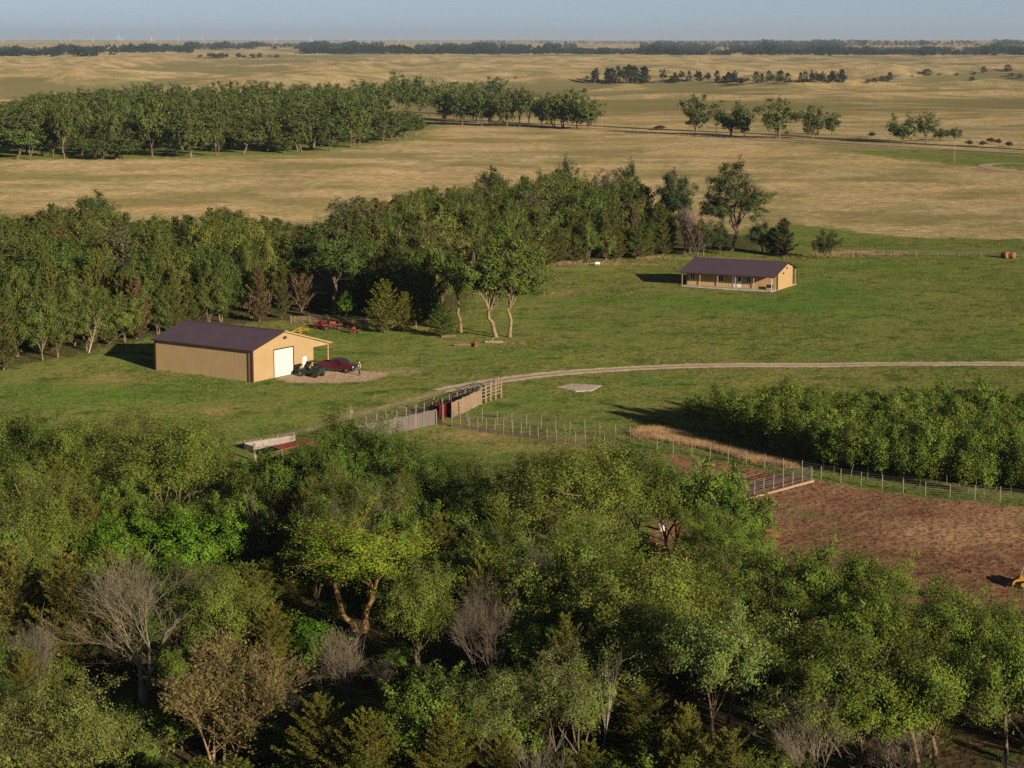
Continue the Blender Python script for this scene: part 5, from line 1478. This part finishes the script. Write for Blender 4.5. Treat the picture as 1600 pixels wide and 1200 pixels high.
def fence(name, label, P, sp, h, rails, railr, postr, postmat, railmat, cat='fence', skirt=None, skirtmat=None, hj=0.1, tall_every=0, square=False, group=None, railname='rails'):
    rr = random.Random(len(label))
    pts = resample(P, sp)
    x0, y0 = pts[0]; zb = H1(x0, y0)
    t = thing(name, label, cat, (x0, y0, zb), 0, group)
    L = [(x - x0, y - y0, H1(x, y) - zb) for x, y in pts]
    for i, (x, y, z) in enumerate(L):
        hh = h * (1 + rr.uniform(-hj, hj)) * (1.22 if tall_every and i % tall_every == 0 else 1)
        mb = MB(); lx, ly = rr.uniform(-.03, .03), rr.uniform(-.03, .03)
        if square: mb.bar((x, y, z - 0.3), (x + lx, y + ly, z + hh), postr * 2)
        else: mb.tube((x, y, z - 0.3), (x + lx, y + ly, z + hh), postr * 1.08, postr * 0.95, 7)
        mb.build('post', postmat, t)
    mb = MB()
    for k in range(rails):
        zz = h * (0.96 - k * (0.85 / max(rails, 1)) )
        for a, b in zip(L[:-1], L[1:]):
            mb.tube((a[0], a[1], a[2] + zz), (b[0], b[1], b[2] + zz), railr, n=5)
    if rails: mb.build(railname, railmat, t)
    if skirt:
        mb = MB()
        ux_, uy_ = None, None
        for a, b in zip(L[:-1], L[1:]):
            mb.bar((a[0], a[1], a[2] + skirt / 2), (b[0], b[1], b[2] + skirt / 2), 0.04, skirt)
        mb.build('base_board', skirtmat, t)
    return t

def panel_fence(name, label, P, h, mat, postmat, pw=1.15, cat='fence', post_every=3):
    """solid upright sheets side by side, dark slits between, taller round posts behind"""
    rr = random.Random(7)
    pts = resample(P, pw)
    x0, y0 = pts[0]; zb = H1(x0, y0)
    t = thing(name, label, cat, (x0, y0, zb))
    for i, (a, b) in enumerate(zip(pts[:-1], pts[1:])):
        A, B = Vector((a[0] - x0, a[1] - y0, H1(*a) - zb)), Vector((b[0] - x0, b[1] - y0, H1(*b) - zb))
        d = B - A
        A2, B2 = A + d * 0.03, B - d * 0.03
        hh = h * (1 + rr.uniform(-.03, .03))
        mb = MB(); mb.bar(A2 + Vector((0, 0, hh / 2 + .03)), B2 + Vector((0, 0, hh / 2 + .03)), 0.05, hh)
        k = 3
        nn = Vector((-d.y, d.x, 0)).normalized()
        if nn.y > 0: nn = -nn
        for q in range(1, k + 1):
            c = A2 + (B2 - A2) * (q / (k + 1))
            mb.bar(c + nn * 0.04 + Vector((0, 0, 0.06)), c + nn * 0.04 + Vector((0, 0, hh)), 0.04, 0.04)
        mb.build('panel', mat, t)
        if i % post_every == 0:
            mb = MB(); mb.tube(A + Vector((0, 0, -0.3)), A + Vector((0, 0, h * rr.uniform(1.02, 1.16))), 0.09, 0.08, 8); mb.build('post', postmat, t)
    return t

panel_fence('panel_fence', 'tan board alley fence leading from the red gates up to the gravel drive', G([(706, 653.5), (751, 632)]), 1.85, PLANKT, WOODP)
fence('rail_fence', 'tall open plank fence at the drive end of the alley', G([(751.5, 632), (762, 628), (773, 624), (783, 621)]), 1.3, 2.0, 4, 0.07, 0.13, WOODP, PLANKT, hj=0.18, tall_every=3)
panel_fence('panel_fence', 'grey upright board fence left of the red gates', G([(681, 663.5), (640, 672.5), (600, 681), (560, 690)]), 1.75, GREYBD, WOODP)
fence('pipe_fence', 'dark pipe fence with white posts behind the grey board fence', G([(676, 648), (648, 655), (620, 661), (590, 668), (555, 676)]), 1.9, 1.6, 6, 0.04, 0.06, PALEP, PIPE)
fence('pipe_fence', 'dark pipe fence on the far side of the alley beside the tan boards', G([(691, 640), (710, 633), (735, 625), (752, 618), (765, 612), (778, 607)]), 2.0, 1.5, 6, 0.04, 0.07, PALEP, PIPE)
fence('lane_fence', 'pale posted fence with brown base boards running right from the red gates', G([(706, 667), (745, 673), (800, 681), (860, 690), (915, 697), (960, 703)]), 1.25, 1.6, 5, 0.02, 0.045, PALEP, PIPEG, skirt=0.45, skirtmat=BOARDB)
fence('lane_fence', 'thin wire fence behind the base board fence, reaching the orange dry grass', G([(706, 656), (760, 661), (830, 669), (900, 678), (985, 689)]), 1.9, 1.6, 5, 0.018, 0.042, PALEP, PIPEG)
fence('wire_fence', 'long wire fence with white posts along the front of the planted block', G([(985, 692), (1036, 706), (1072, 711), (1108, 716), (1215, 736), (1267, 746), (1344, 760), (1441, 775), (1569, 786), (1660, 796), (1760, 806)]), 2.35, 1.5, 6, 0.014, 0.042, PALEP, PIPEG)
fence('pipe_fence', 'dark pipe corral fence dividing the two dirt pens', G([(1268, 750), (1225, 761), (1190, 770), (1157, 780), (1120, 790), (1085, 800)]), 1.6, 1.45, 7, 0.04, 0.05, PALEP, PIPE, skirt=None)
mb = MB()
c0, c1 = g(1270, 752.5), g(1085, 804)
mb.bar((c0[0], c0[1], H1(*c0) + 0.05), (c1[0], c1[1], H1(*c1) + 0.05), 0.35, 0.3)
tag(mb.build('concrete_kerb', paint('tan_concrete', (0.36, 0.26, 0.165), 0.9, var=0.2)), 'low tan concrete curb at the foot of the dividing pipe fence', 'kerb')
fence('farm_fence', 'old wire fence in front of the windbreak behind the shed', G([(455, 507), (520, 503), (590, 508), (650, 513)]), 3.4, 1.2, 4, 0.018, 0.06, WOODP, PIPEG, hj=0.2)
fence('farm_fence', 'low fence line along the dry grass right of the house', G([(1300, 401), (1400, 400), (1500, 401), (1570, 402), (1700, 404)]), 4.5, 1.15, 4, 0.018, 0.06, WOODP, PIPEG, hj=0.2)
fence('farm_fence', 'roadside fence on the prairie below the county road', G([(940, 206), (1090, 214), (1300, 228), (1450, 237), (1600, 247)]), 9.0, 1.2, 3, 0.03, 0.09, WOODP, PIPEG)

REDG = paint('dark_red_gate', (0.13, 0.014, 0.014), 0.5, var=0.25)
def gate(label, a, b, h=1.65, bars=7, mat=REDG):
    x0, y0 = a; zb = H1(*a)
    t = thing('pipe_gate', label, 'gate', (x0, y0, zb))
    d = Vector((b[0] - a[0], b[1] - a[1], 0))
    mb = MB()
    for k in range(bars): mb.tube((0, 0, 0.2 + k * (h - 0.2) / (bars - 1)), (d.x, d.y, 0.2 + k * (h - 0.2) / (bars - 1)), 0.03, n=6)
    for f in (0.03, 0.5, 0.97): mb.tube((d.x * f, d.y * f, 0.2), (d.x * f, d.y * f, h), 0.035, n=6)
    mb.build('gate_bars', mat, t)
    for f in (0.0, 1.0):
        mb = MB(); mb.tube((d.x * f, d.y * f, -0.3), (d.x * f, d.y * f, h + 0.35), 0.07, n=8); mb.build('gate_post', mat if f else PALEP, t)
gate('dark red pipe gate closing the alley mouth beside the grey boards', g(678, 646), g(691, 655))
gate('red pipe gate with a red post, swung open inside the alley', g(692, 658), g(705, 645))
gate('red pipe gate between grey board end and base board fence', g(682, 664), g(691, 665.5), 1.3)
sq = thing('squeeze_chute', 'dark red sheeted cattle chute in the shade behind the red gates', 'cattle chute', (*g(698, 650), H1(*g(698, 650))), math.radians(35))
for s in (-1, 1):
    mb = MB(); mb.box(-1.4, 1.4, s * .45 - .03, s * .45 + .03, 0.1, 1.5)
    for k in range(5): mb.box(-1.4 + k * .68, -1.32 + k * .68, s * .5 - .03, s * .5 + .05, 0, 1.6)
    mb.build('side_sheet', REDG, sq)
mb = MB()
for xx in (-1.35, 0, 1.35): mb.tube((xx, -.45, 1.62), (xx, .45, 1.62), 0.04)
mb.build('top_bars', REDG, sq)

# loading wall, red roofed shelter and orange implement at the wood's edge
def wall_between(a, b, h, th, mat, name, label, cat):
    x0, y0 = a; zb = min(H1(*a), H1(*b))
    t = thing(name, label, cat, (x0, y0, zb))
    d = Vector((b[0] - x0, b[1] - y0, 0)); L = d.length
    t.rotation_euler = (0, 0, math.atan2(d.y, d.x))
    mb = MB(); mb.box(0, L, 0, th, -0.3, h); mb.build('wall_slab', mat, t, bevel=0.02)
    mb = MB(); mb.box(0.05, L - 0.05, -2.1, -1.95, -0.3, h * 0.62); mb.build('front_wall', mat, t, bevel=0.02)
    mb = MB(); mb.box(-0.02, 0.15, -1.95, -0.01, -0.3, h * 0.8); mb.build('end_wall', mat, t)
    for k in range(4):
        mb = MB(); mb.box(L * k / 3 - .08 + (.1 if k == 0 else -.1 if k == 3 else 0), L * k / 3 + .08 + (.1 if k == 0 else -.1 if k == 3 else 0), th + .01, th + .17, -.3, h * 1.22); mb.build('post', WOODP, t)
    return t
wall_between(g(383, 703), g(462, 690.5), 0.8, 0.22, paint('weathered_concrete', (0.30, 0.265, 0.23), 0.9, var=0.3, scale=1.2), 'loading_wall', 'low white concrete feed bunk with two walls at the end of the worn track', 'feed bunk')
bp_ = thing('corner_post', 'thick tan wooden post standing in front of the white feed bunk', 'post', (*g(398, 720), H1(*g(398, 720))))
mb = MB(); mb.tube((0, 0, -.3), (0, 0, 1.75), .19, .17, 10); mb.build('post_shaft', WOODP, bp_)
mb = MB(); mb.tube((0, 0, 1.75), (0, 0, 1.79), .185, .15, 10); mb.build('post_top', PALEP, bp_)
rs_ = thing('red_shelter', 'small open shelter with faded red sheet roof beside the feed bunk', 'shelter', (*g(458, 716), H1(*g(458, 716))), math.radians(38))
rs_.scale = (.8, .8, .85)
REDR = paint('faded_red_sheet', (0.42, 0.075, 0.065), 0.6, var=0.2, scale=2)
mb = MB(); mb.prism([(-2.6, 1.55), (2.6, 1.95), (2.6, 2.01), (-2.6, 1.61)], 'y', -1.3, 1.3)
for k in range(9): mb.box(-2.6 + k * .6, -2.54 + k * .6, -1.3, 1.3, 1.6 + .0461 * k, 1.64 + .0461 * k)
mb.build('roof', REDR, rs_)
for sx in (-2.4, 2.4):
    for sy in (-1.15, 1.15):
        mb = MB(); mb.box(sx - .06, sx + .06, sy - .06, sy + .06, -.3, 1.75 + sx * .077 - .01); mb.build('leg', WOODP, rs_)
im = thing('hay_tool', 'orange yellow farm implement half hidden by trees beside the red shelter', 'farm implement', (*g(515, 722), H1(*g(515, 722))), math.radians(15))
ORG = paint('orange_paint', (0.40, 0.17, 0.05), 0.5, var=0.3)
mb = MB(); mb.prism([(-1.6, .5), (1.6, .5), (1.9, .9), (1.2, 1.5), (-1.2, 1.5), (-1.9, .9)], 'y', -.5, .5); mb.build('hopper', ORG, im, bevel=.05)
mb = MB(); mb.bar((-2.0, 0, .45), (3.2, 0, .5), .12); mb.build('drawbar', RUST, im)
for s in (-1, 1): wheel(im, 0, s * .75, .42, .22, YELP)

# white marker pole, prairie poles
def pole(u, v0, v1, label, name='utility_pole', r=0.13, arm=True, mat=PALEP):
    x, y = g(u, v1); h = (v1 - v0) * y / F
    t = thing(name, label, 'pole', (x, y, H1(x, y)))
    mb = MB(); mb.tube((0, 0, -.4), (0, 0, h), r, r * 0.7, 8); mb.build('shaft', mat, t)
    if arm:
        mb = MB(); mb.bar((-.9, 0, h - .5), (.9, 0, h - .5), .12); mb.build('crossarm', mat, t)
        for s in (-.8, 0, .8):
            mb = MB(); mb.tube((s, 0, h - .44), (s, 0, h - .2), .06, .04, 6); mb.build('insulator', mat, t)
pole(547.5, 633, 659, 'white pole with small box at the lane left of the grey boards', 'marker_pole', .07, False)
mb = MB(); lx, ly = g(547.5, 659); lz = H1(lx, ly)
mb.box(.07, .32, -.1, .1, 1.0, 1.4)
bxo = mb.build('meter_box', PALEP); bxo.parent = [o for o in bpy.data.objects if o.name.startswith('marker_pole')][0]
pole(1326.5, 240, 279, 'white pole alone on the tan field right of the windbreak', r=.11)
pole(1491, 219, 255, 'white pole at the green patch on the right', r=.12)
pole(940, 174, 201, 'white pole at the right end of the roadside row', r=.16)
pole(1218, 188, 220, 'white pole before the flat topped cottonwood', r=.16)
pole(1119, 180, 211, 'thin grey pole between the first two scattered roadside trees', r=.14, mat=WOODP)

# hay bale, white tank, tub, trough, red implements, yellow frame, logs
STRAW = paint('hay', (0.27, 0.13, 0.07), 0.95, var=0.3, scale=6, bump=0.05)
def bale(u, v, r, rz, label):
    x, y = g(u, v)
    t = thing('hay_bale', label, 'hay bale', (x, y, H1(x, y)), rz)
    mb = MB(); n = 22
    prof = [(0.0, -.75), (r * .7, -.76), (r * .96, -.72), (r, -.6), (r * .985, -.2), (r, .2), (r * .99, .6), (r * .96, .72), (r * .7, .76), (0.0, .75)]
    vs = [(p * math.cos(6.2832 * i / n), q, r * .97 + p * math.sin(6.2832 * i / n)) for i in range(n) for p, q in prof]; k = len(prof)
    mb.add(vs, [(i * k + j, ((i + 1) % n) * k + j, ((i + 1) % n) * k + j + 1, i * k + j + 1) for i in range(n) for j in range(k - 1)])
    mb.build('roll', STRAW, t, smooth=True)
    mb = MB()
    for q in (-.45, -.15, .15, .45):
        for i in range(n):
            a, b = 6.2832 * i / n, 6.2832 * (i + 1) / n
            mb.bar((r * 1.005 * math.cos(a), q, r * .97 + r * 1.005 * math.sin(a)), (r * 1.005 * math.cos(b), q, r * .97 + r * 1.005 * math.sin(b)), .03)
    mb.build('twine', STRAW, t)
bale(1571, 403.5, .72, .5, 'orange round hay bale, left of a pair at the fence')
bale(1580, 404, .7, .9, 'orange round hay bale, right of a pair at the fence')
def tank(u, v, label):
    x, y = g(u, v); t = thing('gas_tank', label, 'tank', (x, y, H1(x, y)), .2)
    mb = MB(); n, m = 16, [(-1.0, .02), (-.97, .22), (-.8, .38), (-.5, .42), (.5, .42), (.8, .38), (.97, .22), (1.0, .02)]
    vs = [(p, q * math.cos(6.2832 * i / n), .75 + q * math.sin(6.2832 * i / n)) for i in range(n) for p, q in m]; k = len(m)
    mb.add(vs, [(i * k + j, ((i + 1) % n) * k + j, ((i + 1) % n) * k + j + 1, i * k + j + 1) for i in range(n) for j in range(k - 1)])
    mb.build('vessel', WHITE, t, smooth=True)
    for s in (-.6, .6):
        mb = MB(); mb.box(s - .08, s + .08, -.3, .3, -.1, .4); mb.build('foot', CONC, t)
    mb = MB(); mb.tube((0, 0, 1.15), (0, 0, 1.32), .12, n=10); mb.build('valve_dome', WHITE, t)
    t.scale = (.55, .55, .6)
tank(933, 415, 'small white gas tank at the lawn edge left of the house')
tx, ty = g(1034, 829)
tb = thing('mineral_tub', 'white tub standing in the pen seen between the trees', 'tub', (tx, ty, H1(tx, ty)))
mb = MB(); mb.tube((0, 0, 0), (0, 0, .52), .27, .33, 16); mb.build('tub_shell', WHITE, tb)
mb = MB(); mb.tube((0, 0, .52), (0, 0, .545), .355, .355, 16); mb.build('rim', WHITE, tb)
tx, ty = g(1203, 838)
tr_ = thing('feed_trough', 'rusty brown trough lying in the pen beside the smaller green tree', 'trough', (tx, ty, H1(tx, ty)), math.radians(10))
mb = MB(); mb.prism([(-.38, 0), (.38, 0), (.5, .55), (.44, .55), (.34, .08), (-.34, .08), (-.44, .55), (-.5, .55)], 'x', -.9, .9); mb.build('trough_shell', RUST, tr_)
for s in (-1, 1):
    mb = MB(); mb.prism([(-.38, 0), (.38, 0), (.5, .55), (-.5, .55)], 'x', s * .9 - .02, s * .9 + .02); mb.build('end_plate', RUST, tr_)

def loader():
    x, y = g(1592, 918)
    t = thing('loader', 'orange yellow loader with pale cage on the right edge of the dirt pen', 'loader', (x + .85, y, H1(x, y)), math.radians(160))
    t.scale = (.82, .82, .82)
    mb = MB(); mb.prism([(-1.3, .45), (.9, .4), (1.1, .75), (.9, 1.2), (-.1, 1.2), (-.2, 1.45), (-1.2, 1.5), (-1.4, 1.2)], 'y', -.62, .62); mb.build('body', YELP, t, bevel=.05)
    mb = MB()
    for s in (-.58, .58):
        for p, q in (((-.15, s, 1.4), (-.1, s, 2.15)), ((.85, s, 1.2), (.6, s, 2.15)), ((-.1, s, 2.15), (.6, s, 2.15)), ((-.12, s, 1.8), (.72, s, 1.7))): mb.tube(p, q, .035, n=6)
    for xx in (-.1, .25, .6): mb.tube((xx, -.58, 2.15), (xx, .58, 2.15), .03, n=6)
    mb.build('cage', PALEP, t)
    for s in (-1, 1):
        mb = MB(); mb.bar((-1.25, s * .72, 1.45), (1.3, s * .72, .75), .12, .2); mb.bar((1.3, s * .72, .75), (1.55, s * .72, .3), .12, .18); mb.build('lift_arm', YELP, t)
        for xx in (-.75, .5): wheel(t, xx, s * .74, .40, .26, YELP)
    mb = MB(); mb.prism([(1.5, .08), (2.2, .05), (2.2, .09), (1.6, .14), (1.55, .7), (1.5, .7)], 'y', -.85, .85); mb.build('bucket', RUST, t)
loader()

def rake_tool(u, v, rz, label, sc=1.0):
    x, y = g(u, v); t = thing('farm_implement', label, 'farm implement', (x, y, H1(x, y)), rz)
    t.scale = (sc, sc, sc)
    mb = MB(); mb.bar((-1.6, 0, .8), (1.6, 0, .8), .16); mb.bar((0, 0, .75), (0, -1.8, .5), .14); mb.bar((-1.5, 0, .8), (-1.1, .9, 1.3), .1); mb.bar((1.5, 0, .8), (1.1, .9, 1.3), .1); mb.build('frame', REDW, t)
    for k in range(4):
        mb = MB(); c = Vector((-1.2 + .8 * k, .35, .55))
        for i in range(14):
            a, b = 6.2832 * i / 14, 6.2832 * (i + 1) / 14
            mb.bar(c + Vector((.1 * math.cos(a), .5 * math.cos(a), .5 * math.sin(a))), c + Vector((.1 * math.cos(b), .5 * math.cos(b), .5 * math.sin(b))), .07)
            if i % 2 == 0: mb.bar(c, c + Vector((.1 * math.cos(a), .5 * math.cos(a), .5 * math.sin(a))), .04)
        mb.build('tine_wheel', REDW, t)
    mb = MB(); mb.box(-.5, .5, -.4, .4, .9, 1.35); mb.build('gear_housing', REDW, t, bevel=.05)
    for s in (-1, 1): wheel(t, s * 1.0, -.5, .33, .2, REDW)
rake_tool(519, 515.5, .3, 'red farm implement beside the yellow frame behind the shed', 1.0)
rake_tool(502, 513, 1.1, 'dark red implement parked left of the brighter one under the trees', .85)
rake_tool(552, 520.5, 2.0, 'small red implement alone on the grass near the dark cottonwood', .7)
x, y = g(469, 521)
yf = thing('yellow_frame', 'yellow steel header frame lying behind the shed roof', 'steel frame', (x, y, H1(x, y)), .1)
mb = MB()
for p, q in (((-1.9, 0, .5), (0, .3, 1.75)), ((0, .3, 1.75), (1.9, 0, 1.2)), ((-1.9, 0, .5), (1.9, 0, 1.1)), ((-.15, .3, 0), (-.15, .3, 1.7)), ((.2, .3, 0), (.2, .3, 1.6)), ((-1.9, 0, .5), (-1.8, .9, .0)), ((1.9, 0, 1.15), (1.9, .6, 0))): mb.bar(p, q, .13)
mb.build('frame_bars', YELP, yf)
mb = MB(); mb.box(-.4, .45, .1, .5, 0, .16); mb.build('skid', YELP, yf)
yf.scale = (.68, .68, .5)

LOGM = paint('log_wood', (0.17, 0.12, 0.085), 0.95, var=0.35, scale=5)
def log(u, v, L, r, rz, label, tilt=0.0, mat=LOGM, name='fallen_log'):
    x, y = g(u, v); t = thing(name, label, 'log', (x, y, H1(x, y)), rz)
    rl = random.Random(int(u)); mb = MB(); n = 6
    P = [Vector((L * (i / n - .5), rl.uniform(-.06, .06), r * .8 + tilt * L * i / n)) for i in range(n + 1)]
    for a, b in zip(P[:-1], P[1:]): mb.tube(a, b, r, r * .93, 8)
    mb.build('trunk', mat, t)
    for k in range(2):
        i = rl.randrange(1, n); mb = MB(); mb.tube(P[i], P[i] + Vector((rl.uniform(-.4, .4), rl.uniform(-.5, .5), rl.uniform(.3, .7))), r * .5, r * .25, 6); mb.build('branch_stub', mat, t)
log(728, 541, 3.4, .24, .1, 'dark fallen log on the lawn before the cottonwoods')
log(700, 527, 2.4, .2, .5, 'dark fallen log in the shade of the left cottonwood')
log(772, 536, 2.6, .18, -.15, 'pale fallen log at the foot of the twin trunks', mat=paint('pale_log', (0.34, 0.25, 0.17), .9))
x, y = g(743, 542)
st_ = thing('tree_stump', 'reddish stump beside the dark fallen log', 'stump', (x, y, H1(x, y)))
mb = MB(); mb.tube((0, 0, -.1), (0, 0, .85), .34, .27, 10); mb.build('stump_wood', RUST, st_)
mb = MB(); mb.tube((0, 0, .85), (0, 0, .875), .25, .24, 10); mb.build('cut_face', STRAW, st_)

# ------------------------------------------------------------------ wind turbines on the horizon
TURB = paint('turbine_white', (0.5, 0.52, 0.54), 0.4, var=0.03)
def turbine_meshes():
    mb = MB(); mb.tube((0, 0, -8), (0, 0, 80), 2.6, 1.6, 10)
    a = mb.build('t', TURB); am = a.data; bpy.data.objects.remove(a)
    mb = MB(); mb.box(-2, 2, -3, 8, 79, 83.5); mb.tube((0, -3, 81.3), (0, -6.5, 81.3), 2, 1, 10)
    a = mb.build('n', TURB, bevel=.5); nm = a.data; bpy.data.objects.remove(a)
    mb = MB()
    mb.add([(-1.3, -.5, 0), (1.5, -.5, 0), (2.3, 0, 9), (.6, 0, 45), (-.3, 0, 45), (-1.6, 0, 9), (-1.3, .5, 0), (1.5, .5, 0), (2.2, .6, 9), (-1.5, .6, 9)],
           [(0, 1, 2, 5), (5, 2, 3, 4), (7, 6, 9, 8), (8, 9, 4, 3), (1, 7, 8, 2), (2, 8, 3), (6, 0, 5, 9), (9, 5, 4), (0, 6, 7, 1)])
    a = mb.build('b', TURB); bm_ = a.data; bpy.data.objects.remove(a)
    return am, nm, bm_
TM = turbine_meshes()
rt = random.Random(12)
for u, sc in [(16, .8), (52, 1.1), (105, .7), (113, .8), (120, .75), (126, .8), (155, .9), (194, 1.15), (199, 1.0), (245, 1.0), (286, 1.0), (323, .95), (358, .95), (402, 1.1), (436, 1.15), (491, 1.0), (524, .8), (551, .95), (580, .85), (626, .95), (690, .7), (735, .6), (860, .55), (1068, .7), (930, .5), (1101, .5)]:
    sc *= .52
    x, y = (u - CX) / F * 14500, 14500 * rt.uniform(.94, 1.06)
    x = (u - CX) / F * y
    t = thing('wind_turbine', 'tiny white wind turbine standing on the hazy horizon', 'wind turbine', (x, y, H1(x, y) - 18 * (1.1 - sc) - 4), rt.uniform(-.5, .5), 'wind turbines on the horizon')
    t.scale = (sc, sc, sc)
    link('tower', TM[0], t); link('nacelle', TM[1], t)
    ph = rt.uniform(0, 2.1)
    for k in range(3):
        b = link('blade', TM[2], t); b.location = (0, -5.2, 81.3); b.rotation_euler = (0, ph + k * 2.0944, 0)
